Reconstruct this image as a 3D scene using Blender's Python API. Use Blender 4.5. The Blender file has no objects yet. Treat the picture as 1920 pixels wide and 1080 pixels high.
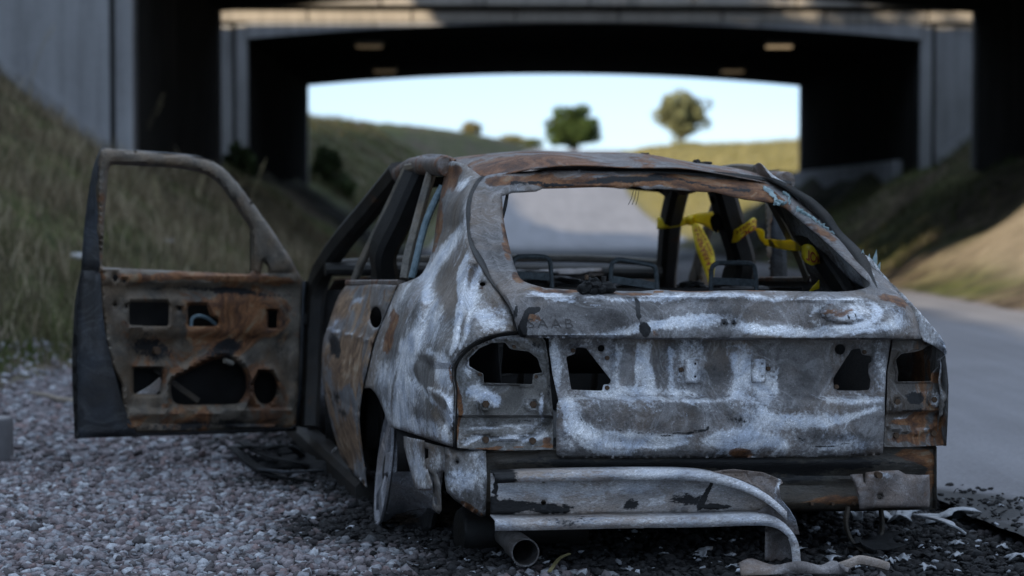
import bpy, bmesh, math, random
import numpy as np
from mathutils import Vector, Matrix, Euler
from mathutils.geometry import delaunay_2d_cdt

# ------------------------------------------------------------------ camera, sky, sun, exposure
SC = bpy.context.scene
COL = SC.collection
F = 3800.0                                   # focal length in photograph pixels (1920 wide)
CAM_Z = 1.08
PITCH = math.atan(145.0 / F)
cam = bpy.data.cameras.new('camera')
cam.sensor_width = 36.0
cam.lens = 36.0 * F / 1920.0
cam.clip_end = 3000.0
cam.clip_start = 0.05
cam.dof.use_dof = True
cam.dof.focus_distance = 6.05
cam.dof.aperture_fstop = 2.4
cam.dof.aperture_blades = 8
cam_o = bpy.data.objects.new('camera', cam)
cam_o.location = (0, 0, CAM_Z)
cam_o.rotation_euler = (math.pi / 2 - PITCH, 0, 0)
COL.objects.link(cam_o)
SC.camera = cam_o

SUN_EL = math.radians(16.5)
SUN_BACK = math.radians(38)                  # the sun stands to the left, this far behind the camera
SUN_DIR = Vector((-math.cos(SUN_EL) * math.cos(SUN_BACK), -math.cos(SUN_EL) * math.sin(SUN_BACK), math.sin(SUN_EL)))
world = bpy.data.worlds.new('World')
SC.world = world
world.use_nodes = True
wn = world.node_tree.nodes
sky = wn.new('ShaderNodeTexSky')
sky.sky_type = 'NISHITA'
sky.sun_disc = False
sky.sun_elevation = SUN_EL
sky.sun_rotation = math.atan2(SUN_DIR.x, SUN_DIR.y)
sky.air_density = 0.55
sky.dust_density = 0.0
sky.ozone_density = 2.0
veil = wn.new('ShaderNodeMix')                # thin high cloud veil, with overhead brightening added to light the car
veil.data_type = 'RGBA'; veil.blend_type = 'ADD'; veil.inputs[0].default_value = 1.0
wnoise = wn.new('ShaderNodeTexNoise'); wmap = wn.new('ShaderNodeMapping'); wco = wn.new('ShaderNodeTexCoord')
wmap.inputs['Scale'].default_value = (1.0, 1.0, 9.0)
wnoise.inputs['Scale'].default_value = 1.6; wnoise.inputs['Detail'].default_value = 5
wramp = wn.new('ShaderNodeValToRGB')
wramp.color_ramp.elements[0].position = 0.35; wramp.color_ramp.elements[0].color = (2.5, 3.1, 4.0, 1)
wramp.color_ramp.elements[1].position = 0.65; wramp.color_ramp.elements[1].color = (3.3, 3.9, 4.7, 1)
wl = world.node_tree.links
wl.new(wco.outputs['Generated'], wmap.inputs[0]); wl.new(wmap.outputs[0], wnoise.inputs['Vector']); wl.new(wnoise.outputs['Fac'], wramp.inputs[0])
wsep = wn.new('ShaderNodeSeparateXYZ'); wl.new(wco.outputs['Generated'], wsep.inputs[0])
wgrad = wn.new('ShaderNodeMath'); wgrad.operation = 'MULTIPLY_ADD'; wgrad.use_clamp = False     # veil shaped for fill light: three times brighter overhead than at the horizon (CIE)
wabs = wn.new('ShaderNodeMath'); wabs.operation = 'MAXIMUM'; wabs.inputs[1].default_value = 0.0
wl.new(wsep.outputs['Z'], wabs.inputs[0]); wl.new(wabs.outputs[0], wgrad.inputs[0]); wgrad.inputs[1].default_value = 2.0; wgrad.inputs[2].default_value = 1.0
wmul = wn.new('ShaderNodeVectorMath'); wmul.operation = 'SCALE'
wl.new(wramp.outputs[0], wmul.inputs[0]); wl.new(wgrad.outputs[0], wmul.inputs['Scale'])
wl.new(sky.outputs[0], veil.inputs[6]); wl.new(wmul.outputs[0], veil.inputs[7]); wl.new(veil.outputs[2], wn['Background'].inputs[0])
wn['Background'].inputs[1].default_value = 0.05
sun = bpy.data.lights.new('sun', 'SUN')
sun.energy = 4.5
sun.angle = math.radians(0.5)
sun.color = (1.0, 0.84, 0.62)
sun_o = bpy.data.objects.new('sun', sun)
sun_o.rotation_euler = SUN_DIR.to_track_quat('Z', 'Y').to_euler()
sun_o.location = (-30, -15, 20)
COL.objects.link(sun_o)
SC.view_settings.view_transform = 'Standard'
SC.view_settings.look = 'None'
SC.view_settings.exposure = 1.15
SC.view_settings.gamma = 1.0
SC.render.engine = 'CYCLES'
SC.cycles.use_denoising = True
SC.cycles.max_bounces = 6
SC.cycles.sample_clamp_indirect = 6.0

RNG = np.random.default_rng(7)
random.seed(7)

# ------------------------------------------------------------------ pixel rays, frames
CAM = np.array([0, 0, CAM_Z])
_f = np.array([0, math.cos(PITCH), -math.sin(PITCH)])
_u = np.array([0, math.sin(PITCH), math.cos(PITCH)])
_r = np.array([1.0, 0, 0])

def rays(px, py):
    px = np.asarray(px, float); py = np.asarray(py, float)
    return _f + ((px - 960) / F)[..., None] * _r + ((540 - py) / F)[..., None] * _u

YAW = math.radians(13.0)
CO = np.array([0.605, 6.15, 0.0])            # middle of the car's tail on the ground
CR = np.array([math.cos(YAW), math.sin(YAW), 0])
CF = np.array([-math.sin(YAW), math.cos(YAW), 0])

def to_car(w):
    d = np.asarray(w, float) - CO
    return np.stack([d @ CR, d @ CF, d[..., 2]], -1)

def from_car(l):
    l = np.asarray(l, float)
    return CO + l[..., 0:1] * CR + l[..., 1:2] * CF + l[..., 2:3] * np.array([0, 0, 1.0])

def L(px, py, Y):
    """pixel + distance ahead of the tail (metres) -> point in the car's own frame"""
    d = rays(px, py)
    Y = np.asarray(Y, float)
    t = (Y - (CAM - CO) @ CF) / (d @ CF)
    return to_car(CAM + t[..., None] * d)

def LX(px, py, X):
    d = rays(px, py)
    t = (np.asarray(X, float) - (CAM - CO) @ CR) / (d @ CR)
    return to_car(CAM + t[..., None] * d)

def G(px, py, z=0.0):
    d = rays(px, py)
    t = (z - CAM_Z) / d[..., 2]
    return CAM + t[..., None] * d

ER = 0.0197                                  # the road runs a little to the left of the camera axis
def W(u, v, z):
    n = math.hypot(1, ER)
    return ((u - ER * v) / n, (v + ER * u) / n, z)

# ------------------------------------------------------------------ materials
def new_mat(name):
    m = bpy.data.materials.new(name)
    m.use_nodes = True
    nt = m.node_tree
    b = nt.nodes['Principled BSDF']
    return m, nt, b

class NB:
    """small node-building helper"""
    def __init__(self, nt):
        self.nt = nt
    def n(self, t, **k):
        nd = self.nt.nodes.new(t)
        for a, v in k.items():
            setattr(nd, a, v)
        return nd
    def put(self, sock, v):
        if hasattr(v, 'is_linked') or isinstance(v, bpy.types.NodeSocket):
            self.nt.links.new(v, sock)
        else:
            sock.default_value = v
    def coord(self, which='Object', scale=(1, 1, 1), loc=(0, 0, 0)):
        c = self.n('ShaderNodeTexCoord').outputs[which]
        mp = self.n('ShaderNodeMapping')
        mp.inputs['Scale'].default_value = scale
        mp.inputs['Location'].default_value = loc
        self.nt.links.new(c, mp.inputs['Vector'])
        return mp.outputs[0]
    def noise(self, vec, scale, detail=4, rough=0.5, dist=0.0, color=False):
        nd = self.n('ShaderNodeTexNoise')
        self.put(nd.inputs['Vector'], vec)
        nd.inputs['Scale'].default_value = scale
        nd.inputs['Detail'].default_value = detail
        nd.inputs['Roughness'].default_value = rough
        nd.inputs['Distortion'].default_value = dist
        return nd.outputs['Color' if color else 'Fac']
    def math(self, op, a, b=0.0, c=0.0, clamp=False):
        nd = self.n('ShaderNodeMath', operation=op, use_clamp=clamp)
        self.put(nd.inputs[0], a); self.put(nd.inputs[1], b); self.put(nd.inputs[2], c)
        return nd.outputs[0]
    def vmath(self, op, a, b):
        nd = self.n('ShaderNodeVectorMath', operation=op)
        self.put(nd.inputs[0], a); self.put(nd.inputs[1], b)
        return nd.outputs[0]
    def ramp(self, fac, stops, interp='LINEAR'):
        nd = self.n('ShaderNodeValToRGB')
        cr = nd.color_ramp
        cr.interpolation = interp
        while len(cr.elements) < len(stops):
            cr.elements.new(0.5)
        for e, (p, c) in zip(cr.elements, stops):
            e.position = p
            if not hasattr(c, '__len__'):
                c = (c, c, c)
            e.color = (*c[:3], 1)
        self.put(nd.inputs[0], fac)
        return nd.outputs[0]
    def mix(self, fac, a, b, mode='MIX'):
        nd = self.n('ShaderNodeMix', data_type='RGBA', blend_type=mode)
        nd.clamp_factor = True
        self.put(nd.inputs[0], fac)
        for s, v in ((nd.inputs[6], a), (nd.inputs[7], b)):
            if isinstance(v, tuple) and len(v) == 3:
                v = (*v, 1)
            self.put(s, v)
        return nd.outputs[2]
    def attr(self, name):
        nd = self.n('ShaderNodeAttribute', attribute_name=name)
        return nd
    def bump(self, h, strength, dist):
        nd = self.n('ShaderNodeBump')
        nd.inputs['Strength'].default_value = strength
        nd.inputs['Distance'].default_value = dist
        self.put(nd.inputs['Height'], h)
        return nd.outputs[0]

def burnt(name, base=(0.050, 0.045, 0.042), base2=(0.19, 0.18, 0.177), ash=(0.80, 0.81, 0.83), ash_bias=0.0,
          rust_bias=0.0, soot_bias=0.0, seed=0.0, scale=1.0, stretch=(1, 1, 1), rough=0.55, flow=1.0, metal=0.2, lines_k=0.16, streak=0.0, fstretch=(1, 1, 3.5),
          rustA=(0.045, 0.020, 0.011), rustB=(0.185, 0.080, 0.030), rustC=(0.21, 0.15, 0.095)):
    """fire-scaled sheet steel: grey oxide, pale ash in flow lines, rust and soot"""
    m, nt, b = new_mat(name)
    k = NB(nt)
    v = k.coord('Object', stretch, (seed, seed * 0.7, seed * 1.3))
    w = k.noise(v, 2.6 * scale, 2, 0.5, 0, True)
    wv = k.vmath('ADD', v, k.vmath('MULTIPLY', k.vmath('SUBTRACT', w, (0.5, 0.5, 0.5)), (0.55 * flow,) * 3))
    nA = k.noise(wv, 3.4 * scale, 5, 0.55, 0.9 * flow)
    nB = k.noise(wv, 5.2 * scale, 7, 0.62, 0.3)
    nC = k.noise(v, 11.0 * scale, 6, 0.6, 0.6)
    fine = k.noise(v, 95, 4, 0.65)
    spk = k.noise(v, 260, 2, 0.5)
    aA = k.attr('ash').outputs['Fac']
    aR = k.attr('rust').outputs['Fac']
    aS = k.attr('soot').outputs['Fac']
    # oxide base, with thin contour lines where the heat front passed
    col = k.mix(k.ramp(nC, [(0.35, 0), (0.68, 1)]), base, base2)
    col = k.mix(k.math('MULTIPLY', k.ramp(k.noise(v, 4.1 * scale, 5, 0.6, 0.6), [(0.45, 0), (0.62, 1)]), 0.55), col, tuple(c * f_ for c, f_ in zip(base2, (0.92, 0.70, 0.50))))
    lines = k.ramp(nA, [(0.30, 0), (0.385, 0.0), (0.405, 0.55), (0.43, 0.05), (0.475, 0.12), (0.50, 0.65), (0.515, 0.06),
                        (0.57, 0.12), (0.60, 0.7), (0.66, 0.12), (0.75, 0.3)])
    col = k.mix(k.math('MULTIPLY', lines, lines_k), col, ash)
    # pale ash: a soft film and crisp flaky deposits
    fz = k.math('MULTIPLY', k.math('SUBTRACT', fine, 0.5), 1.3)
    nM = k.noise(wv, 17 * scale, 8, 0.7, 0.25)
    av = k.math('ADD', k.math('ADD', k.math('MULTIPLY', aA, 1.5), fz), k.math('MULTIPLY', k.math('SUBTRACT', nA, 0.5), 2.0))
    av = k.math('ADD', av, ash_bias - 0.06)
    acol = k.mix(k.ramp(nC, [(0.36, 0), (0.62, 1)]), (ash[0] * 0.60, ash[1] * 0.65, ash[2] * 0.73), tuple(min(0.85, c * 1.12) for c in ash))
    col = k.mix(k.ramp(av, [(0.12, 0), (0.85, 0.40)]), col, acol)
    cv = k.math('ADD', av, k.math('MULTIPLY', k.math('SUBTRACT', nM, 0.5), 1.7))
    if streak:
        sn = k.noise(k.coord('Object', (34, 34, 3.0), (seed, 0, 0)), 1.0, 5, 0.7)
        cv = k.math('ADD', cv, k.math('MULTIPLY', k.math('SUBTRACT', sn, 0.5), streak))
    fl = k.noise(k.vmath('MULTIPLY', wv, fstretch), 7.0 * scale, 7, 0.62, 0.5)
    fl = k.ramp(fl, [(0.30, 0.25), (0.40, 1.0), (0.455, 0.35), (0.49, 1.0), (0.53, 0.5), (0.56, 1.0), (0.62, 0.3), (0.70, 1.0)])
    cm_ = k.math('MULTIPLY', k.ramp(cv, [(0.36, 0), (0.56, 0.5), (0.95, 1)]), fl)
    col = k.mix(cm_, col, acol)
    # rust
    rv = k.math('ADD', k.math('ADD', k.math('MULTIPLY', aR, 1.35), k.math('MULTIPLY', k.math('SUBTRACT', nM, 0.5), 0.8)), k.math('MULTIPLY', k.math('SUBTRACT', nB, 0.5), 2.4))
    rv = k.math('ADD', rv, rust_bias)
    rm = k.ramp(rv, [(0.34, 0), (0.48, 0.85), (0.8, 1)])
    rcol = k.ramp(k.noise(wv, 14 * scale, 6, 0.65, 0.4), [(0.34, rustA), (0.47, tuple(0.5 * (x + y) for x, y in zip(rustA, rustB))), (0.55, rustB), (0.68, rustC)])
    col = k.mix(rm, col, rcol)
    # soot
    sv = k.math('ADD', k.math('ADD', k.math('MULTIPLY', aS, 1.5), fz), k.math('MULTIPLY', k.math('SUBTRACT', k.noise(wv, 6.5 * scale, 7, 0.62), 0.5), 1.6))
    sv = k.math('ADD', sv, soot_bias)
    sm = k.ramp(sv, [(0.38, 0), (0.60, 1)])
    col = k.mix(sm, col, (0.010, 0.0098, 0.0102))
    # speckle
    col = k.mix(k.math('MULTIPLY', nC, 0.6), col, k.mix(k.ramp(spk, [(0.36, 0), (0.64, 1)]), k.mix(1.0, col, (0.35, 0.35, 0.36), 'MULTIPLY'), k.mix(1.0, col, (1.5, 1.5, 1.5), 'MULTIPLY')))
    pit = k.ramp(k.noise(v, 130, 3, 0.6), [(0.60, 0), (0.66, 1)])
    col = k.mix(k.math('MULTIPLY', pit, 0.6), col, k.mix(1.0, col, (0.22, 0.20, 0.19), 'MULTIPLY'))
    fleck = k.ramp(k.noise(k.vmath('ADD', v, (3.1, 1.7, 0.4)), 165, 3, 0.6), [(0.62, 0), (0.68, 1)])
    col = k.mix(k.math('MULTIPLY', fleck, 0.5), col, k.mix(1.0, col, (2.1, 2.1, 2.15), 'MULTIPLY'))
    nt.links.new(col, b.inputs['Base Color'])
    b.inputs['Metallic'].default_value = metal
    rr = k.math('ADD', k.math('MULTIPLY', nC, 0.25), rough - 0.12)
    nt.links.new(k.math('ADD', rr, k.math('MULTIPLY', rm, 0.18), clamp=True), b.inputs['Roughness'])
    b.inputs['Specular IOR Level'].default_value = 0.42
    h = k.math('ADD', k.math('MULTIPLY', fine, 0.5), k.math('MULTIPLY', nB, 1.4))
    nt.links.new(k.bump(h, 0.5, 0.008), b.inputs['Normal'])
    return m

def plain(name, c1, c2, scale=6.0, rough=0.8, bump=0.3, bdist=0.01, stretch=(1, 1, 1), detail=6, metal=0.0, coord='Object', spec=0.3):
    m, nt, b = new_mat(name)
    k = NB(nt)
    v = k.coord(coord, stretch)
    n1 = k.noise(v, scale, detail, 0.6, 0.2)
    n2 = k.noise(v, scale * 7.3, 4, 0.6)
    f = k.math('ADD', k.math('MULTIPLY', n1, 0.65), k.math('MULTIPLY', n2, 0.35))
    nt.links.new(k.ramp(f, [(0.33, c1), (0.67, c2)]), b.inputs['Base Color'])
    b.inputs['Roughness'].default_value = rough
    b.inputs['Metallic'].default_value = metal
    b.inputs['Specular IOR Level'].default_value = spec
    if bump:
        nt.links.new(k.bump(f, bump, bdist), b.inputs['Normal'])
    return m

def vcol_mat(name, rough=0.85, noise=0.5, scale=60.0, trans=0.0, spec=0.2, bump=0.0):
    """colour from the mesh's own per-piece colour attribute, with fine variation"""
    m, nt, b = new_mat(name)
    k = NB(nt)
    a = k.attr('Col').outputs['Color']
    v = k.coord('Object')
    f = k.noise(v, scale, 4, 0.6)
    lo = tuple([1 - noise] * 3); hi = tuple([1 + noise] * 3)
    col = k.mix(1.0, a, k.ramp(f, [(0.3, lo), (0.7, hi)]), 'MULTIPLY')
    nt.links.new(col, b.inputs['Base Color'])
    b.inputs['Roughness'].default_value = rough
    b.inputs['Specular IOR Level'].default_value = spec
    if bump:
        nt.links.new(k.bump(f, bump, 0.01), b.inputs['Normal'])
    if trans:
        tr = k.n('ShaderNodeBsdfTranslucent')
        nt.links.new(col, tr.inputs['Color'])
        mx = k.n('ShaderNodeMixShader')
        mx.inputs[0].default_value = trans
        nt.links.new(b.outputs[0], mx.inputs[1]); nt.links.new(tr.outputs[0], mx.inputs[2])
        nt.links.new(mx.outputs[0], nt.nodes['Material Output'].inputs[0])
    return m

def concrete(name, c1=(0.17, 0.17, 0.175), c2=(0.31, 0.315, 0.325)):
    m, nt, b = new_mat(name)
    k = NB(nt)
    v = k.coord('Object')
    vs = k.coord('Object', (1.0, 1.0, 0.07))
    st = k.noise(vs, 6.0, 5, 0.6)
    fine = k.noise(v, 26, 5, 0.65)
    big = k.noise(v, 0.8, 4, 0.6)
    f = k.math('ADD', k.math('ADD', k.math('MULTIPLY', st, 0.5), k.math('MULTIPLY', fine, 0.2)), k.math('MULTIPLY', big, 0.3))
    col = k.ramp(f, [(0.36, c1), (0.50, tuple(0.5 * (x + y) for x, y in zip(c1, c2))), (0.66, c2)])
    drip = k.ramp(k.noise(k.coord('Object', (1, 1, 0.12), (3, 1, 0)), 2.2, 5, 0.65), [(0.56, 0), (0.70, 1)])
    col = k.mix(k.math('MULTIPLY', drip, 0.55), col, (0.06, 0.058, 0.055))
    nt.links.new(col, b.inputs['Base Color'])
    b.inputs['Roughness'].default_value = 0.88
    b.inputs['Specular IOR Level'].default_value = 0.25
    nt.links.new(k.bump(f, 0.4, 0.03), b.inputs['Normal'])
    return m

# ------------------------------------------------------------------ objects
def tag(o, label=None, cat=None, group=None, kind=None):
    if label: o['label'] = label
    if cat: o['category'] = cat
    if group: o['group'] = group
    if kind: o['kind'] = kind
    return o

def empty(name, loc=(0, 0, 0), rz=0.0):
    o = bpy.data.objects.new(name, None)
    o.location = loc
    o.rotation_euler = (0, 0, rz)
    o.empty_display_size = 0.2
    COL.objects.link(o)
    return o

def link(name, me, mat=None, parent=None, smooth=None):
    if mat is not None:
        me.materials.append(mat)
    if smooth is not None:
        me.polygons.foreach_set('use_smooth', [True] * len(me.polygons))
        if smooth > 0:
            me.set_sharp_from_angle(angle=math.radians(smooth))
    o = bpy.data.objects.new(name, me)
    COL.objects.link(o)
    if parent is not None:
        o.parent = parent
    return o

def mesh_from(name, verts, faces):
    me = bpy.data.meshes.new(name)
    me.from_pydata([tuple(map(float, v)) for v in verts], [], [tuple(map(int, f)) for f in faces])
    me.update()
    return me

def mesh_np(name, verts, tris, cols=None, per=3):
    """fast mesh from numpy; cols per vertex"""
    me = bpy.data.meshes.new(name)
    verts = np.asarray(verts, np.float32); tris = np.asarray(tris, np.int32)
    me.vertices.add(len(verts)); me.vertices.foreach_set('co', verts.ravel())
    me.loops.add(tris.size); me.loops.foreach_set('vertex_index', tris.ravel())
    me.polygons.add(len(tris))
    me.polygons.foreach_set('loop_start', np.arange(0, tris.size, per, dtype=np.int32))
    me.update(calc_edges=True)
    if cols is not None:
        a = me.attributes.new('Col', 'FLOAT_COLOR', 'POINT')
        c4 = np.ones((len(verts), 4), np.float32); c4[:, :3] = cols
        a.data.foreach_set('color', c4.ravel())
    me.validate()
    return me

def densify(poly, step, closed=True):
    out = []
    n = len(poly)
    for i in range(n if closed else n - 1):
        a = np.array(poly[i], float); b = np.array(poly[(i + 1) % n], float)
        k = max(1, int(math.ceil(np.linalg.norm(b[:2] - a[:2]) / step)))
        for j in range(k):
            out.append(a + (b - a) * j / k)
    if not closed:
        out.append(np.array(poly[-1], float))
    return np.array(out)

def rounded(poly, r=6, n=4):
    """round the corners of a pixel polygon"""
    out = []
    m = len(poly)
    for i in range(m):
        p0, p1, p2 = (np.array(poly[(i + d) % m], float) for d in (-1, 0, 1))
        a = p0 - p1; c = p2 - p1
        la, lc = np.linalg.norm(a), np.linalg.norm(c)
        rr = min(r, la * 0.45, lc * 0.45)
        A = p1 + a / la * rr; C = p1 + c / lc * rr
        for t in np.linspace(0, 1, n):
            out.append((1 - t) ** 2 * A + 2 * t * (1 - t) * p1 + t * t * C)
    return [tuple(p) for p in out]

def spline(pts, n=8, closed=False):
    """Catmull-Rom through the points"""
    P = [np.array(p, float) for p in pts]
    m = len(P)
    out = []
    rng = range(m) if closed else range(m - 1)
    for i in rng:
        p1, p2 = P[i], P[(i + 1) % m]
        p0 = P[i - 1] if (closed or i > 0) else 2 * p1 - p2
        p3 = P[(i + 2) % m] if (closed or i + 2 < m) else 2 * p2 - p1
        for t in np.linspace(0, 1, n, endpoint=False):
            out.append(0.5 * (2 * p1 + (p2 - p0) * t + (2 * p0 - 5 * p1 + 4 * p2 - p3) * t * t + (3 * p1 - p0 - 3 * p2 + p3) * t ** 3))
    if not closed:
        out.append(P[-1])
    return [tuple(p) for p in out]

def inpoly(pts, poly):
    x, y = pts[:, 0], pts[:, 1]
    P = np.asarray(poly, float)
    res = np.zeros(len(pts), bool)
    j = len(P) - 1
    for i in range(len(P)):
        xi, yi, xj, yj = P[i, 0], P[i, 1], P[j, 0], P[j, 1]
        c = ((yi > y) != (yj > y)) & (x < (xj - xi) * (y - yi) / (yj - yi + 1e-12) + xi)
        res ^= c
        j = i
    return res

def segdist(pts, poly, closed=True):
    P = np.asarray(poly, float)[:, :2]
    A = P if closed else P[:-1]
    B = np.roll(P, -1, 0) if closed else P[1:]
    best = np.full(len(pts), 1e9)
    for a, b in zip(A, B):
        ab = b - a
        t = np.clip(((pts - a) @ ab) / (ab @ ab + 1e-12), 0, 1)
        d = np.linalg.norm(pts - (a + t[:, None] * ab), axis=1)
        np.minimum(best, d, out=best)
    return best

class TPS:
    def __init__(self, cps, smooth=0.0):
        c = np.array(cps, float)
        self.m = c[:, :2].mean(0); self.s = 200.0
        self.p = (c[:, :2] - self.m) / self.s
        n = len(c)
        K = self.phi(np.linalg.norm(self.p[:, None] - self.p[None], axis=2)) + smooth * np.eye(n)
        Q = np.hstack([np.ones((n, 1)), self.p])
        A = np.block([[K, Q], [Q.T, np.zeros((3, 3))]])
        s = np.linalg.solve(A, np.concatenate([c[:, 2], np.zeros(3)]))
        self.w, self.a = s[:n], s[n:]
    @staticmethod
    def phi(r):
        return np.where(r > 1e-9, r * r * np.log(r + 1e-12), 0)
    def __call__(self, x, y):
        q = (np.stack([x, y], -1) - self.m) / self.s
        r = np.linalg.norm(q[:, None] - self.p[None], axis=2)
        return self.phi(r) @ self.w + self.a[0] + q @ self.a[1:]

def ridge(x, y, line, width, amp):
    d = segdist(np.stack([x, y], -1), line, closed=False)
    return amp * np.exp(-(d / width) ** 2)

def box(x, y, x0, x1, y0, y1, soft):
    s = lambda t: 1 / (1 + np.exp(-np.clip(t / soft * 3, -40, 40)))
    return s(x - x0) * s(x1 - x) * s(y - y0) * s(y1 - y)

def blob_attr(me, px, py, blobs):
    """paint stains given in photograph pixels: (layer, x, y, rx, ry, angle, amount)"""
    qx, qy = px, py
    if np.ptp(px) > 20:                                # ragged edges: bend the stains a little
        px = qx + 4 * np.sin(qy / 27 + qx / 61) + 1.5 * np.sin(qy / 11.3 + qx / 29 + 1) + 1.0 * np.sin(qx / 9.1 + qy / 5.7)
        py = qy + 4 * np.sin(qx / 53 + qy / 47 + 2) + 1.6 * np.sin(qx / 21.3 + qy / 31 + 0.5) + 0.9 * np.sin(qx / 6.1 - qy / 11)
    lay = {k: np.zeros(len(px), np.float32) for k in ('ash', 'rust', 'soot')}
    for bl in blobs:
        if isinstance(bl[1], list):                      # a stroke: (layer, points, width, amount)
            d = segdist(np.stack([px, py], -1), spline(bl[1], 5), closed=False)
            lay[bl[0]] += bl[3] * np.exp(-(d / bl[2]) ** 2)
            continue
        (ly, x, y, rx, ry, ang, am) = bl
        a = math.radians(ang)
        dx, dy = px - x, py - y
        q = ((dx * math.cos(a) + dy * math.sin(a)) / rx) ** 2 + ((-dx * math.sin(a) + dy * math.cos(a)) / ry) ** 2
        lay[ly] += am * np.exp(-q ** 1.5)
    for kx, vv in lay.items():
        at = me.attributes.new(kx, 'FLOAT', 'POINT')
        at.data.foreach_set('value', np.clip(vv, -1.5, 1.5).astype(np.float32))

def sheet(name, outline, holes, surf, mat, parent, step=7.0, thick=0.002, roll=None, blobs=(), mapper=None, buckle=0.0, smooth=40):
    """a sheet-metal panel: outline and holes in photograph pixels, surf(px,py) = depth, cut and shaped as one mesh"""
    o = densify(outline, step)[:, :2]
    hs = [densify(h, step * 0.7)[:, :2] for h in holes]
    x0, y0 = o.min(0); x1, y1 = o.max(0)
    gx, gy = np.meshgrid(np.arange(x0, x1 + step, step), np.arange(y0, y1 + step, step))
    gx[1::2] += step * 0.5
    g = np.stack([gx.ravel(), gy.ravel()], -1)
    keep = inpoly(g, o)
    g = g[keep]
    d = segdist(g, o)
    for h in hs:
        d = np.minimum(d, segdist(g, h))
        d[inpoly(g, h)] = -1
    g = g[d > step * 0.55]
    pts = [o] + hs + [g]
    edges = []
    base = 0
    for q in [o] + hs:
        n = len(q)
        edges += [(base + i, base + (i + 1) % n) for i in range(n)]
        base += n
    allp = np.vstack(pts)
    vv, ee, ff, _, _, _ = delaunay_2d_cdt([Vector(p) for p in allp], edges, [], 0, 1e-5)
    V = np.array([(p.x, p.y) for p in vv])
    T = np.array([t for t in ff if len(t) == 3])
    c = V[T].mean(1)
    ok = inpoly(c, o)
    for h in hs:
        ok &= ~inpoly(c, h)
    T = T[ok]
    px, py = V[:, 0], V[:, 1]
    Y = surf(px, py)
    if roll:
        de = segdist(V, o)
        for h in hs:
            de = np.minimum(de, segdist(V, h))
        Y = Y + roll[1] * np.clip(1 - de / roll[0], 0, 1) ** 2
    if buckle:
        ph = RNG.uniform(0, 6.28, 8); kx = RNG.uniform(-0.06, 0.06, 8); ky = RNG.uniform(-0.06, 0.06, 8)
        Y = Y + buckle * sum(np.sin(kx[i] * px + ky[i] * py + ph[i]) for i in range(8)) / 4
    P3 = (mapper or L)(px, py, Y)
    me = mesh_np(name, P3, T)
    blob_attr(me, px, py, blobs)
    ob = link(name, me, mat, parent, smooth)
    if thick:
        md = ob.modifiers.new('thickness', 'SOLIDIFY')
        md.thickness = thick; md.offset = 0.0
    return ob

def sweep(name, pts, w, h, mat, parent=None, up=(0, 0, 1), n=None, caps=True, smooth=35, sec=None, taper=None):
    """sweep a section along points; n sides -> round of radius w, else a w x h bevelled bar"""
    P = np.array(pts, float)
    if sec is None:
        if n:
            a = np.linspace(0, 2 * math.pi, n, endpoint=False)
            sec = np.stack([np.cos(a) * w, np.sin(a) * (h or w)], -1)
        else:
            b = min(w, h) * 0.22
            sec = np.array([(-w / 2 + b, -h / 2), (w / 2 - b, -h / 2), (w / 2, -h / 2 + b), (w / 2, h / 2 - b), (w / 2 - b, h / 2), (-w / 2 + b, h / 2), (-w / 2, h / 2 - b), (-w / 2, -h / 2 + b)])
    sec = np.asarray(sec, float)
    m = len(sec)
    verts = []
    up = np.array(up, float)
    for i in range(len(P)):
        t = P[min(i + 1, len(P) - 1)] - P[max(i - 1, 0)]
        t = t / (np.linalg.norm(t) + 1e-9)
        s = np.cross(t, up); s /= (np.linalg.norm(s) + 1e-9)
        q = np.cross(s, t)
        k = 1.0 if taper is None else taper[0] + (taper[1] - taper[0]) * i / max(1, len(P) - 1)
        for (a, c) in sec:
            verts.append(P[i] + s * a * k + q * c * k)
    faces = []
    for i in range(len(P) - 1):
        for j in range(m):
            a = i * m + j; b2 = i * m + (j + 1) % m
            faces.append((a, b2, b2 + m, a + m))
    if caps:
        faces.append(tuple(range(m - 1, -1, -1)))
        faces.append(tuple((len(P) - 1) * m + j for j in range(m)))
    me = mesh_from(name, verts, faces)
    return link(name, me, mat, parent, smooth)

def ribbon(name, A, B, mat, parent, thick=0.002, smooth=40, mids=0, bulge=None):
    """sheet strip between two polylines of equal length (3D points)"""
    A = np.array(A, float); B = np.array(B, float)
    rows = [A + (B - A) * t for t in np.linspace(0, 1, mids + 2)]
    n = len(A)
    V = np.vstack(rows)
    if bulge is not None:
        for r_, t in enumerate(np.linspace(0, 1, mids + 2)):
            V[r_ * n:(r_ + 1) * n] += np.array(bulge) * math.sin(math.pi * t)
    Fc = []
    for r_ in range(mids + 1):
        for i in range(n - 1):
            a = r_ * n + i
            Fc.append((a, a + 1, a + n + 1, a + n))
    ob = link(name, mesh_from(name, V, Fc), mat, parent, smooth)
    if thick:
        md = ob.modifiers.new('thickness', 'SOLIDIFY'); md.thickness = thick; md.offset = 0
    return ob

def bevel_box(name, lo, hi, mat, parent=None, bev=0.01, seg=2):
    bm = bmesh.new()
    bmesh.ops.create_cube(bm, size=1.0)
    lo = np.array(lo, float); hi = np.array(hi, float)
    for v in bm.verts:
        v.co = Vector((lo + hi) / 2 + (hi - lo) * np.array(v.co))
    if bev:
        bmesh.ops.bevel(bm, geom=bm.edges[:], offset=bev, segments=seg, profile=0.5, affect='EDGES')
    me = bpy.data.meshes.new(name)
    bm.to_mesh(me); bm.free()
    return link(name, me, mat, parent, 30)

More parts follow.
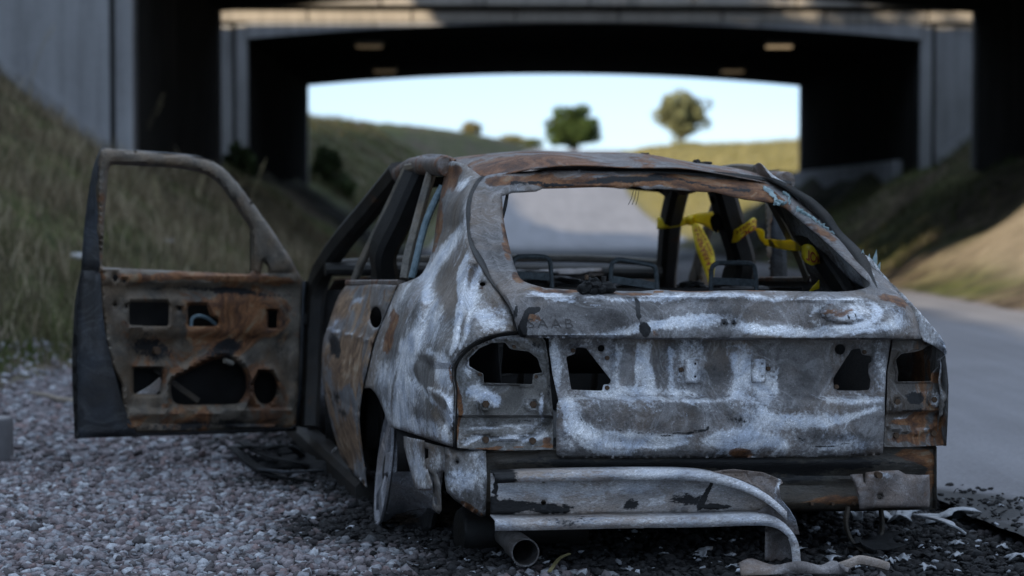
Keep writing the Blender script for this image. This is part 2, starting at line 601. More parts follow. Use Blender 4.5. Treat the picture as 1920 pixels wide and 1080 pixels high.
def lump(name, loc, size, mat, parent=None, sub=3, rough=0.35, seed=0, flat=False):
    """irregular clinker-like lump"""
    bm = bmesh.new()
    bmesh.ops.create_icosphere(bm, subdivisions=sub, radius=1.0)
    r = np.random.default_rng(seed)
    ks = r.normal(0, 1, (10, 3)) * np.array([2.2] * 5 + [5.5] * 5)[:, None]; ph = r.uniform(0, 6.28, 10)
    am = np.array([1.0] * 5 + [0.5] * 5)
    for v in bm.verts:
        c = np.array(v.co)
        k = 1 + rough * float((am * np.sin(ks @ c + ph)).sum()) / 3.2
        v.co = Vector(c * k * np.array(size))
    me = bpy.data.meshes.new(name)
    bm.to_mesh(me); bm.free()
    ob = link(name, me, mat, parent, None if flat else 50)
    ob.location = loc
    return ob

# ================================================================== THE PLACE
UC = 2.2                                     # road centre at the bridges
def uc(v):
    v = np.asarray(v, float)
    return UC + 9.0 * np.clip((v - 60) / 125.0, 0, 3) ** 2
def zr(v):
    v = np.asarray(v, float)
    t = np.clip((v - 56) / 128.0, 0, 1)
    return 6.35 * (t * t * (3 - 2 * t)) - 0.02 * np.clip(v - 190, 0, 300)
def toe_l(v):
    return np.where(v < 58, np.interp(v, [-40, 6, 12, 20, 27, 58], [-3.9, -3.5, -2.9, -2.1, -1.7, -1.6]), uc(v) - 3.9)
def toe_r(v):
    return np.where(v < 58, 5.9, uc(v) + np.interp(v, [58, 66, 120, 170], [3.9, 5.4, 5.0, 4.2]))
def softcap(h, cap):
    return cap - np.log1p(np.exp(np.clip((cap - h) * 3.0, -60, 60))) / 3.0
def H(u, v):
    """height of the ground in the road's own frame"""
    u = np.asarray(u, float); v = np.asarray(v, float)
    capl = np.interp(v, [-60, 55, 60, 72, 100, 130, 170, 230], [8.0, 8.0, 6.0, 5.0, 3.9, 2.6, 0.5, 0.3])
    capl = (capl + 1.8 * np.clip((7.0 - v) / 3.0, 0, 1)) * np.clip((v + 24) / 9, 0.02, 1)
    capr = np.interp(v, [-60, 55, 60, 78, 120, 160, 230], [6.4, 6.4, 5.2, 3.9, 1.7, 0.05, 0.02])
    capr = capr * np.clip((v - 8) / 14, 0.12, 1)
    sl = np.where(v < 57, 0.64, 0.62); sr = np.where(v < 57, 0.64, 0.45)
    wob = 0.10 * np.sin(u * 1.3 + v * 0.9) + 0.08 * np.sin(u * 2.9 - v * 1.7 + 1)
    dl = toe_l(v) - u; dr = u - toe_r(v)
    hl = np.log1p(np.exp(np.clip(dl * 5, -40, 60))) / 5 * sl
    hr = np.log1p(np.exp(np.clip(dr * 5, -40, 60))) / 5 * sr
    z = softcap(hl, capl) - softcap(0 * u, capl) + softcap(hr, capr) - softcap(0 * u, capr)
    z = z + wob * np.clip(np.maximum(dl, dr) * 0.6, 0, 1)
    return z + zr(v)

# --- materials of the place
M_CONC = concrete('concrete')
M_CONC_SHADE = concrete('concrete_shade_darkened', (0.016, 0.016, 0.015), (0.034, 0.033, 0.031))  # concrete colour darkened to paint in the shade under the bridges
M_CONC_SHADE.node_tree.nodes['Principled BSDF'].inputs['Specular IOR Level'].default_value = 0.0
M_EDGE = concrete('concrete_edge_beam', (0.22, 0.20, 0.175), (0.34, 0.31, 0.27))

def ground_material():
    m, nt, b = new_mat('earth_and_dry_grass')
    k = NB(nt)
    v = k.coord('Object')
    n1 = k.noise(v, 0.35, 5, 0.6, 0.4); n2 = k.noise(v, 2.3, 6, 0.65, 0.5); n3 = k.noise(v, 28, 5, 0.7)
    dry = k.ramp(n2, [(0.32, (0.022, 0.017, 0.012)), (0.5, (0.075, 0.058, 0.040)), (0.66, (0.17, 0.14, 0.10))])
    green = k.ramp(n2, [(0.32, (0.022, 0.028, 0.012)), (0.6, (0.085, 0.092, 0.032)), (0.72, (0.16, 0.145, 0.06))])
    col = k.mix(k.ramp(n1, [(0.40, 0), (0.58, 1)]), dry, green)
    # gravel lay-by where the mesh says so
    grav = k.ramp(n3, [(0.30, (0.055, 0.048, 0.048)), (0.5, (0.15, 0.135, 0.14)), (0.7, (0.25, 0.24, 0.25))])
    g = k.attr('gravel').outputs['Fac']
    gm = k.ramp(k.math('ADD', g, k.math('MULTIPLY', k.math('SUBTRACT', n2, 0.5), 0.9)), [(0.40, 0), (0.60, 1)])
    col = k.mix(gm, col, grav)
    gl = k.attr('lush').outputs['Fac']
    gcol = k.ramp(n2, [(0.30, (0.07, 0.064, 0.018)), (0.52, (0.15, 0.13, 0.048)), (0.70, (0.21, 0.175, 0.078))])
    col = k.mix(gl, col, gcol)
    bare = k.attr('bare').outputs['Fac']
    col = k.mix(bare, col, k.ramp(k.math('ADD', k.math('MULTIPLY', n3, 0.6), k.math('MULTIPLY', n2, 0.4)), [(0.35, (0.085, 0.07, 0.05)), (0.5, (0.18, 0.152, 0.112)), (0.65, (0.28, 0.245, 0.19))]))
    ch = k.attr('char').outputs['Fac']
    cm = k.ramp(k.math('ADD', ch, k.math('MULTIPLY', k.math('SUBTRACT', n2, 0.5), 1.0)), [(0.36, 0), (0.62, 1)])
    col = k.mix(cm, col, k.ramp(n3, [(0.35, (0.006, 0.006, 0.006)), (0.62, (0.022, 0.021, 0.021)), (0.74, (0.09, 0.088, 0.09))]))
    nt.links.new(col, b.inputs['Base Color'])
    b.inputs['Roughness'].default_value = 0.95
    b.inputs['Specular IOR Level'].default_value = 0.15
    nt.links.new(k.bump(k.math('ADD', n3, k.math('MULTIPLY', n2, 2.0)), 0.7, 0.05), b.inputs['Normal'])
    return m
M_GROUND = ground_material()

def char_amount(x, y):
    """how burnt the ground is, in world metres round the wreck"""
    l = to_car(np.stack([x, y, np.zeros_like(x)], -1))
    X, Y = l[..., 0], l[..., 1]
    d = np.maximum(np.abs(X - 0.02) - 0.98, np.maximum(-Y - 0.02 - 0.45 * np.clip((X + 0.55) * 4, 0, 1), Y - 4.1))
    w = 0.12 * np.sin(3.1 * X + 5.3 * Y) + 0.1 * np.sin(7.7 * X - 4.1 * Y + 1.0)
    right = np.clip(X - 0.2, 0, 0.5)
    return np.clip(0.9 - (d - w - 0.25 * right) / 0.42, 0, 1.4)

def grid_surface(name, us, vs, hfun, mat, zoff=0.0):
    U, V = np.meshgrid(us, vs)
    Z = hfun(U, V) + zoff
    x, y, z = W(U, V, Z)
    P = np.stack([x, y, z], -1).reshape(-1, 3)
    nu, nv = len(us), len(vs)
    i = np.arange((nv - 1) * (nu - 1)); r_ = i // (nu - 1); c = i % (nu - 1)
    a = r_ * nu + c
    Q = np.stack([a, a + 1, a + nu + 1, a + nu], -1)
    me = mesh_np(name, P, Q, per=4)
    return link(name, me, mat, None, 0), U.ravel(), V.ravel(), P

us = np.unique(np.concatenate([np.linspace(-400, -40, 16), np.linspace(-40, -14, 14), np.linspace(-14, 20, 130), np.linspace(20, 60, 16), np.linspace(60, 400, 16)]))
vs = np.unique(np.concatenate([np.linspace(-60, 2, 24), np.linspace(2, 58, 190), np.linspace(58, 230, 130), np.linspace(230, 900, 20)]))
ground, gu, gv, gp = grid_surface('ground', us, vs, H, M_GROUND)
tag(ground, kind='structure')
def set_attr(me, name, val):
    a = me.attributes.new(name, 'FLOAT', 'POINT'); a.data.foreach_set('value', np.asarray(val, np.float32))
layby = np.clip((gu - toe_l(gv)) * 1.6 + 0.2, 0, 1) * np.clip((5.9 - gu) * 1.5 + 0.2, 0, 1) * (gv < 57)
set_attr(ground.data, 'gravel', layby)
set_attr(ground.data, 'char', char_amount(gp[:, 0], gp[:, 1]))
set_attr(ground.data, 'bare', np.clip((gu - 6.2) * 2, 0, 1) * np.clip((29.5 - gv) / 2, 0, 1) * (gv > -20))
set_attr(ground.data, 'lush', np.clip((gv - 62) / 8, 0, 1) * np.clip((gu - uc(gv) - 3.0), 0, 1))

# --- the road: asphalt strip with worn edge, painted edge line, kerb of gravel
def asphalt_material():
    m, nt, b = new_mat('asphalt')
    k = NB(nt)
    v = k.coord('Object')
    n1 = k.noise(v, 0.5, 4, 0.6, 0.3); n2 = k.noise(v, 55, 4, 0.7); ns = k.noise(k.coord('Object', (1.6, 0.05, 1)), 2.0, 4, 0.6)
    f = k.math('ADD', k.math('MULTIPLY', n2, 0.45), k.math('ADD', k.math('MULTIPLY', n1, 0.25), k.math('MULTIPLY', ns, 0.3)))
    col = k.ramp(f, [(0.34, (0.085, 0.082, 0.086)), (0.5, (0.150, 0.146, 0.154)), (0.66, (0.225, 0.22, 0.23))])
    ch = k.attr('char').outputs['Fac']
    cm = k.ramp(k.math('ADD', ch, k.math('MULTIPLY', k.math('SUBTRACT', k.noise(v, 3.0, 6, 0.65), 0.5), 1.2)), [(0.30, 0), (0.8, 1)])
    col = k.mix(cm, col, (0.012, 0.012, 0.012))
    nt.links.new(col, b.inputs['Base Color'])
    b.inputs['Roughness'].default_value = 0.78
    nt.links.new(k.bump(n2, 0.5, 0.006), b.inputs['Normal'])
    return m
M_ASPH = asphalt_material()
def road_strip(name, f0, f1, vs_, nu, mat, dz):
    T, V = np.meshgrid(np.linspace(0, 1, nu), vs_)
    U = f0(V) + (f1(V) - f0(V)) * T
    Z = zr(V) + dz
    x, y, z = W(U, V, Z)
    P = np.stack([x, y, z], -1).reshape(-1, 3)
    n = len(vs_); i = np.arange((n - 1) * (nu - 1)); a = (i // (nu - 1)) * nu + i % (nu - 1)
    me = mesh_np(name, P, np.stack([a, a + 1, a + nu + 1, a + nu], -1), per=4)
    set_attr(me, 'char', char_amount(P[:, 0], P[:, 1]))
    return link(name, me, mat, None, 0)
road_l = lambda v: np.where(v < 58, np.interp(v, [-60, 8, 16, 30, 58], [1.75, 1.70, 0.9, -0.9, -1.2]) + 0.03 * np.sin(v * 2.3) + 0.02 * np.sin(v * 7.9 + np.sin(v * 3.1) * 2) + 0.012 * np.sin(v * 19 + 1), uc(v) - 3.4)
road_r = lambda v: np.where(v < 58, 5.55, uc(v) + np.interp(v, [58, 66, 120, 170], [3.4, 4.9, 4.5, 3.7]))
vsr = np.unique(np.concatenate([np.linspace(-60, 4, 20), np.linspace(4, 14, 80), np.linspace(14, 60, 60), np.linspace(60, 260, 80)]))
tag(road_strip('road', road_l, road_r, vsr, 26, M_ASPH, 0.05), kind='structure')
tag(ground, kind='structure')

# --- bridges ---------------------------------------------------------------------------------
def prism_uv(name, poly_uz, v0, v1, mat, parent, bev=0.0):
    """extrude a polygon in (u,z) along v"""
    n = len(poly_uz)
    V = [W(u, v0, z) for u, z in poly_uz] + [W(u, v1, z) for u, z in poly_uz]
    Fc = [tuple(range(n - 1, -1, -1)), tuple(range(n, 2 * n))] + [(i, (i + 1) % n, n + (i + 1) % n, n + i) for i in range(n)]
    me = mesh_from(name, V, Fc)
    bm = bmesh.new(); bm.from_mesh(me)
    bmesh.ops.recalc_face_normals(bm, faces=bm.faces[:])
    if bev:
        bmesh.ops.bevel(bm, geom=[e for e in bm.edges if e.calc_length() > 0.2], offset=bev, segments=1, affect='EDGES')
    bm.to_mesh(me); bm.free()
    return link(name, me, mat, parent)

UL, UR = -4.4, 8.85
def soffit(u):
    t = (np.asarray(u, float) - 0.5 * (UL + UR)) / (0.5 * (UR - UL))
    return 4.44 + 0.32 * (1 - t * t)

def make_bridge(v0, v1, label, near_overhang, zc, ztop):
    root = empty('concrete_bridge', W(0.5 * (UL + UR), v0, 0))
    tag(root, label, 'bridge', 'motorway bridges over the road')
    inv = Matrix.Translation(-Vector(W(0.5 * (UL + UR), v0, 0)))
    us_ = np.linspace(UL, UR, 40)
    arch = [(u, float(soffit(u)) + zc) for u in us_]
    kids = []
    # the slab with its arched underside, reaching over both abutments
    kids.append(prism_uv('deck', [(UL - 0.9, 4.44 + zc)] + arch + [(UR + 0.9, 4.44 + zc), (UR + 0.9, 5.02 + zc), (UL - 0.9, 5.02 + zc)], v0, v1, M_CONC_SHADE, root))
    # an arched facing band on both fronts
    for va, vb in ((v0 - 0.12, v0 - 0.004), (v1 + 0.004, v1 + 0.12)):
        kids.append(prism_uv('facing_beam', [(UL, 4.44 + zc)] + [(u, z + 0.004) for u, z in arch] + [(UR, 4.44 + zc), (UR, 4.735 + zc), (UL, 4.735 + zc)] if False else
                             [(u, z + 0.004) for u, z in arch] + [(u, max(z + 0.03, 4.76 + zc)) for u, z in reversed(arch)], va, vb, M_CONC, root))
    for (a, b2) in ((UL - 0.9, UL), (UR, UR + 0.9)):
        kids.append(prism_uv('abutment', [(a, -0.6), (b2, -0.6), (b2, 4.43 + zc), (a, 4.43 + zc)], v0 + 0.02, v1 - 0.02, M_CONC_SHADE, root))
    # wing walls across the slope, with a plinth strip along the slope and a corner pilaster
    for va, vb, sgn in ((v0 - 0.02, v0 + 0.4, -1), (v1 - 0.4, v1 + 0.02, 1)):
        for side in (-1, 1):
            edge = UL if side < 0 else UR
            far = edge + side * 13.0
            a, b2 = sorted((edge + side * 0.30, far))
            kids.append(prism_uv('wing_wall', [(a, -0.4), (b2, -0.4), (b2, ztop - 0.4), (a, ztop - 0.4)], va, vb, M_CONC, root))
            a, b2 = sorted((edge, edge + side * 0.225))
            kids.append(prism_uv('pilaster', [(a, -0.4), (b2, -0.4), (b2, 4.75 + zc), (a, 4.75 + zc)], va - (0.05 if sgn < 0 else 0), vb + (0.05 if sgn > 0 else 0), M_CONC, root, 0.02))
            vf = va - 0.10 if sgn < 0 else vb
            pts = []
            for q in np.linspace(0.35, 12.5, 14):
                u = edge + side * q
                pts.append((u, float(H(u, va))))
            up = [(u, z + 0.24) for u, z in pts]; lo = [(u, z - 0.4) for u, z in pts]
            kids.append(prism_uv('plinth', lo + up[::-1], vf, vf + 0.098, M_CONC, root, 0.0))
    # slab edge and the edge beam of 2 m panels that overhangs it
    for sgn, ve in ((-1, v0), (1, v1)):
        q0, q1 = sorted((ve + sgn * 0.02, ve + sgn * 0.16))
        k0 = 0
        for i in range(20):
            a = UL - 13.0 + 2.03 * i
            kids.append(prism_uv('slab_panel', [(a, 4.775 + zc), (a + 2.0, 4.775 + zc), (a + 2.0, 4.985 + zc), (a, 4.985 + zc)], q0, q1, M_EDGE, root, 0.01))
        q0, q1 = sorted((ve + sgn * 0.0, ve + sgn * near_overhang))
        for i in range(20):
            a = UL - 13.6 + 2.03 * i
            kids.append(prism_uv('edge_panel', [(a, 5.075 + zc), (a + 2.0, 5.075 + zc), (a + 2.0, ztop), (a, ztop)], q0, q1, M_EDGE, root, 0.015))
    kids.append(prism_uv('roadway_slab', [(UL - 13, 5.024 + zc), (UR + 13, 5.024 + zc), (UR + 13, 5.55 + zc), (UL - 13, 5.55 + zc)], v0 + 0.2, v1 - 0.2, M_CONC_SHADE, root))
    for kd in kids:
        kd.matrix_parent_inverse = inv
    return root

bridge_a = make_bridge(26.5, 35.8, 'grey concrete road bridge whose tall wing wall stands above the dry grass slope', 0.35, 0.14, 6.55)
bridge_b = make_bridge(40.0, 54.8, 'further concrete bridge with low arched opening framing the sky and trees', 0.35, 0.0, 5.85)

# plinth wall inside the further bridge on the right, and the four lamps under its soffit
pw = prism_uv('retaining_kerb_wall', [(8.66, 0.9), (8.84, 0.9), (8.84, 2.12), (8.66, 2.12)], 41.5, 54.7, M_CONC, None, 0.03)
tag(pw, 'low pale concrete kerb wall along the foot of the dark abutment inside the further bridge', 'wall')
M_LAMPBODY = plain('lamp_housing_metal', (0.10, 0.10, 0.10), (0.16, 0.16, 0.15), 8, 0.6)
def lamp_glass(name, e):
    m, nt, b = new_mat(name)
    b.inputs['Base Color'].default_value = (0.22, 0.2, 0.16, 1)
    b.inputs['Emission Color'].default_value = (1.0, 0.72, 0.42, 1)
    b.inputs['Emission Strength'].default_value = e
    return m
for i, (u, v, e, lab) in enumerate(((-2.15, 42.6, 0.035, 'faint soffit lamp on the dry grass bank side, at the mouth of the further bridge'),
                                    (6.45, 42.6, 0.16, 'brightest warm soffit lamp, at the mouth of the further bridge on the road side'),
                                    (-2.15, 50.2, 0.03, 'faint soffit lamp on the dry grass bank side, deep under the further bridge'),
                                    (6.45, 50.2, 0.045, 'dim soffit lamp on the road side, deep under the further bridge'))):
    z = float(soffit(u)) - 0.02
    o = empty('ceiling_lamp', W(u, v, z))
    tag(o, lab, 'lamp', 'lamps under the further bridge')
    h_ = bevel_box('housing', (-0.30, -0.16, -0.07), (0.30, 0.16, 0.018), M_LAMPBODY, o, 0.012)
    bevel_box('diffuser', (-0.27, -0.13, -0.115), (0.27, 0.13, -0.072), lamp_glass('lamp_diffuser', e), o, 0.02)

# --- grass, as blades ---------------------------------------------------------------------------
def blades(name, pos, hgt, wid, cols, lean, rng, mat, nseg=3):
    """curved grass blades: pos (n,3) world, heights, widths, colours"""
    n = len(pos)
    az = rng.uniform(0, 2 * math.pi, n); la = rng.uniform(0, 2 * math.pi, n)
    ln = lean * rng.uniform(0.3, 1.0, n)
    ts = np.linspace(0, 1, nseg + 1)
    V = []
    for i, t in enumerate(ts):
        c = pos + np.stack([np.cos(la) * ln * hgt * t * t, np.sin(la) * ln * hgt * t * t, hgt * t * (1 - 0.25 * ln * t)], -1)
        w = wid * (1 - t) ** 0.7
        s = np.stack([np.cos(az) * w, np.sin(az) * w, np.zeros(n)], -1)
        if i < nseg:
            V += [c - s, c + s]
        else:
            V += [c]
    k = 2 * nseg + 1
    VV = np.stack(V, 1).reshape(-1, 3)
    base = np.arange(n)[:, None] * k
    T = []
    for i in range(nseg - 1):
        a = 2 * i
        T += [[a, a + 1, a + 3], [a, a + 3, a + 2]]
    a = 2 * (nseg - 1)
    T += [[a, a + 1, a + 2]]
    tris = (base[:, None, :] + np.array(T)[None]).reshape(-1, 3)
    cc = np.repeat(cols, k, 0)
    return mesh_np(name, VV, tris, cc)

M_GRASS = vcol_mat('grass_blades', 0.9, 0.25, 4.0, 0.3, 0.08)
def noise2(u, v, s):
    return (np.sin(u * 1.7 * s + 0.6) * np.cos(v * 1.3 * s + 1.1) + np.sin((u + v) * 2.3 * s) * 0.6 + np.sin((u - 1.4 * v) * 3.7 * s + 2) * 0.4) / 2.0

def scatter_grass(name, n, u0, u1, v0, v1, hmin, hmax, test, colf, lean, wid, label, rng):
    u = rng.uniform(u0, u1, n); v = rng.uniform(v0, v1, n)
    ok = test(u, v)
    u, v = u[ok], v[ok]
    z = H(u, v)
    x, y, z = W(u, v, z - 0.02)
    p = np.stack([x, y, z], -1)
    h = rng.uniform(hmin, hmax, len(u)) * (0.7 + 0.4 * np.clip(noise2(u, v, 1.3), -1, 1))
    c = colf(u, v, rng)
    me = blades(name, p, h, wid * rng.uniform(0.6, 1.3, len(u)), c, lean, rng, M_GRASS)
    o = link(name, me, M_GRASS)
    return tag(o, label, 'grass', kind='stuff')

def grass_cols(u, v, rng, greenness):
    n = len(u)
    t = np.clip(greenness(u, v) + 0.35 * noise2(u, v, 2.2) + rng.normal(0, 0.22, n), 0, 1)[:, None]
    dry = np.array([0.22, 0.175, 0.115]) * rng.uniform(0.2, 1.45, (n, 1))
    grn = np.array([0.06, 0.085, 0.022]) * rng.uniform(0.3, 1.4, (n, 1))
    return dry * (1 - t) + grn * t

rg = np.random.default_rng(11)
clear = lambda u, v: ~((v > 26.2) & (v < 36.2) & (u < UL + 0.1)) & ~((v > 39.7) & (v < 55.1) & (u < UL + 0.1))
scatter_grass('bank_grass', 130000, -11, -1.6, 9.5, 36, 0.10, 0.42, lambda u, v: (u < toe_l(v) + 0.05) & (u > toe_l(v) - 8) & clear(u, v) & (rg.uniform(0, 1, len(u)) < np.interp(v, [9, 20, 36], [1, 0.8, 0.45])),
              lambda u, v, r: grass_cols(u, v, r, lambda a, b: np.clip(0.95 - 0.9 * (toe_l(b) - a) / 1.7, -0.05, 0.95) * np.interp(b, [9, 16, 22, 30], [1, 0.8, 0.25, 0.15])), 0.75, 0.007,
              'dry brown and green grass covering the bank beside the open car door', rg)
scatter_grass('pale_dry_stems', 5200, -10, -1.8, 10.5, 34, 0.25, 0.62, lambda u, v: (u < toe_l(v) - 0.1) & (u > toe_l(v) - 7) & clear(u, v),
              lambda u, v, r: np.array([0.46, 0.39, 0.27]) * r.uniform(0.5, 1.2, (len(u), 1)), 0.5, 0.006, 'thin pale dry stems standing out of the bank grass beside the open car door', rg)
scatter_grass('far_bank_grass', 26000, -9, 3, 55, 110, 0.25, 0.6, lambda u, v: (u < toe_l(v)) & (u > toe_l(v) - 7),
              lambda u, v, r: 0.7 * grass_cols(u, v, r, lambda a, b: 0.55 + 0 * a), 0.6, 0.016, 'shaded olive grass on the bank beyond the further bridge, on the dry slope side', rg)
scatter_grass('lit_bank_grass', 26000, 5, 30, 56, 150, 0.2, 0.5, lambda u, v: (u > toe_r(v)) & (u < toe_r(v) + 12),
              lambda u, v, r: np.array([0.22, 0.195, 0.078]) * r.uniform(0.55, 1.15, (len(u), 1)), 0.6, 0.018, 'sunlit yellow grass on the rise beyond the further bridge', rg)
scatter_grass('verge_grass', 26000, 5.9, 14, 20, 44, 0.08, 0.3, lambda u, v: (u > 6.05) & (v > 29.5 - 0.3 * (u - 6)) & ~((v > 26.2) & (v < 36.2) & (u > UR - 0.1)) & ~((v > 39.7) & (u > UR - 0.1)),
              lambda u, v, r: grass_cols(u, v, r, lambda a, b: 0.75 + 0 * a) * 0.8, 0.7, 0.008, 'dark green grass on the shaded slope across the road', rg)

# --- tall seeding stems and weeds on the bank, each a plant ------------------------------------
M_STEM = vcol_mat('dry_stem', 0.9, 0.2, 9.0, 0.2, 0.05)
def tall_grass(u, v, h, lean, colr, label, rng, heads=1):
    x, y, z = W(u, v, float(H(u, v)) - 0.02)
    o = empty('tall_grass', (x, y, z))
    tag(o, label, 'plant', 'tall seeding grass on the bank')
    for k in range(heads):
        la = rng.uniform(-0.3, 0.5); hh = h * rng.uniform(0.8, 1.05)
        pts = [(lean * hh * t * t + la * 0.1 * t, 0.05 * rng.normal() * t, hh * t) for t in np.linspace(0, 1, 8)]
        st = sweep('stem', pts, 0.0035, None, M_STEM, o, (0, 1, 0.01), n=5, taper=(1.0, 0.6))
        a = st.data.attributes.new('Col', 'FLOAT_COLOR', 'POINT')
        a.data.foreach_set('color', np.tile([*colr, 1], len(st.data.vertices)).astype(np.float32))
        e = np.array(pts[-1])
        n = 70
        tt = rng.uniform(-0.02, 0.13, n)
        pp = e + np.stack([lean * 1.6 * tt + rng.normal(0, 0.007, n), rng.normal(0, 0.007, n), tt], -1)
        me = blades('seed_head', pp, rng.uniform(0.012, 0.028, n), np.full(n, 0.0025), np.tile(np.array(colr) * 1.25, (n, 1)) * rng.uniform(0.7, 1.3, (n, 1)), 0.8, rng, M_STEM, 1)
        link('seed_head', me, M_STEM, o)
def bank_at(px, py):
    """pixel -> (u,v) where its ray meets the left bank"""
    d = rays(px, py)
    for t in np.arange(8, 60, 0.05):
        p = CAM + t * d
        n = math.hypot(1, ER)
        u = (p[0] + ER * p[1]) / n; v = (p[1] - ER * p[0]) / n
        if p[2] <= float(H(u, v)):
            return u, v, t
    return None
for (px, py, hpx, lean, lab) in ((30, 560, 170, 0.05, 'tall pale grass stem on the bank beyond the edge of the open door'), (345, 470, 130, 0.25, 'pair of tall pale seed heads rising behind the open door window'),
                                 (300, 460, 110, -0.1, 'short seeding grass tuft seen through the door window'), (455, 470, 150, 0.2, 'tall grass with feathery greenish heads past the sloping door pillar'),
                                 (400, 480, 120, 0.3, 'leaning dry seed heads low on the bank through the door window'), (55, 190, 120, 0.25, 'seeding grass standing against the foot of the pale wing wall'),
                                 (262, 300, 110, 0.35, 'bent grass stems at the dark abutment corner'), (100, 200, 90, 0.3, 'dry grass tuft beside the wing wall plinth'),
                                 (505, 520, 90, -0.3, 'curved feathery grass beside the car pillar')):
    q = bank_at(px, py)
    if q:
        tall_grass(q[0], q[1], hpx * q[2] / F, lean, (0.26, 0.22, 0.13), lab, rg, 2)

# --- shrubs and trees -------------------------------------------------------------------------
M_LEAF = vcol_mat('leaves', 0.75, 0.25, 3.0, 0.25, 0.2)
M_BARK = plain('bark', (0.05, 0.038, 0.028), (0.11, 0.085, 0.062), 14, 0.9, 0.6, 0.02, (1, 1, 0.3))
def crown_mesh(name, rx, ry, rz, n, leaf, col, rng, clumps=90, flat=0.0):
    cl = rng.normal(0, 1, (clumps, 3)); cl /= np.linalg.norm(cl, axis=1)[:, None]
    cl *= rng.uniform(0.05, 1, (clumps, 1)) ** 0.45 * 0.84
    cr = rng.uniform(0.14, 0.27, clumps)
    idx = rng.integers(0, clumps, n)
    d = rng.normal(0, 1, (n, 3)); d /= np.linalg.norm(d, axis=1)[:, None]
    p = (cl[idx] + d * (cr[idx] * rng.uniform(0.35, 1.0, n) ** 0.5)[:, None]) * np.array([rx, ry, rz])
    if flat:
        p[:, 2] = np.where(p[:, 2] < -rz * flat, -rz * flat + (p[:, 2] + rz * flat) * 0.35, p[:, 2])
    a = rng.normal(0, 1, (n, 3)); a /= np.linalg.norm(a, axis=1)[:, None]
    b = np.cross(a, rng.normal(0, 1, (n, 3))); b /= np.linalg.norm(b, axis=1)[:, None]
    s = leaf * rng.uniform(0.6, 1.3, (n, 1))
    V = np.stack([p - a * s, p + b * s * 0.55, p + a * s, p - b * s * 0.55], 1).reshape(-1, 3)
    tone = (0.65 + 0.7 * rng.uniform(0, 1, clumps))[idx] * rng.uniform(0.7, 1.25, n)
    C = np.array(col)[None] * tone[:, None]
    return mesh_np(name, V, np.arange(4 * n).reshape(-1, 4), np.repeat(C, 4, 0), per=4)

def tree(name, u, v, height, crown, col, label, n, leaf, trunk_h, rng, cat='tree', group=None, lean=0.0, flat=0.0, limbs=6):
    x, y, z = W(u, v, float(H(u, v)) - 0.05)
    o = empty(name, (x, y, z))
    tag(o, label, cat, group)
    cz = height - crown[2]
    tr = [(0, 0, 0), (0.03 * height, 0, trunk_h * 0.5), (lean * 0.5, 0.05, trunk_h), (lean, 0, cz), (lean * 1.1, 0.03, cz + crown[2] * 0.5)]
    t_o = sweep('trunk', spline(tr, 5), 0.028 * height, None, M_BARK, o, (0, 1, 0.02), n=9, taper=(1.0, 0.25))
    for k in range(limbs):
        a = 2 * math.pi * k / max(1, limbs) + rng.uniform(-0.4, 0.4)
        st = np.array([lean * 0.6, 0, trunk_h * rng.uniform(0.75, 1.1)])
        en = np.array([lean + math.cos(a) * crown[0] * 0.75, math.sin(a) * crown[1] * 0.75, cz + crown[2] * rng.uniform(-0.3, 0.45)])
        sweep('limb', spline([st, (st + en) / 2 + np.array([0, 0, 0.12 * height * rng.uniform(0, 1)]), en], 5), 0.012 * height, None, M_BARK, o, (0, 1, 0.02), n=6, taper=(1.0, 0.3))
    cm = link('crown', crown_mesh('crown', crown[0], crown[1], crown[2], n, leaf, col, rng, 90, flat), M_LEAF, o)
    cm.location = (lean, 0, cz)
    return o

rt = np.random.default_rng(5)
tree('bushy_tree', 8.8, 176, 4.1, (2.75, 2.6, 2.1), (0.055, 0.085, 0.022), 'dense dark green tree standing at the road crest', 15000, 0.15, 0.4, rt, group='trees beyond the bridges')
tree('roundheaded_tree', 17.6, 172, 5.0, (2.75, 2.6, 2.3), (0.165, 0.170, 0.085), 'pale olive round headed tree with thin stems on the sunlit rise', 13000, 0.13, 0.7, rt, group='trees beyond the bridges', lean=0.2)
for v_, hh_ in ((14.7, 5.4), (17.0, 5.4), (19.4, 5.8), (21.8, 6.6), (24.2, 6.4), (26.6, 5.0), (28.6, 4.2)):  # unseen trees added on the bank to shade the far slope and bridge
    tree('unseen_shade_tree', -13.2 - 0.15 * (v_ % 2), v_, hh_, (2.0, 1.9, hh_ * 0.49), (0.06, 0.085, 0.025), 'added leafy tree on top of the grass bank, out of view, casting shade', 6000, 0.14, 0.6, rt, group='added shade trees on top of the bank')
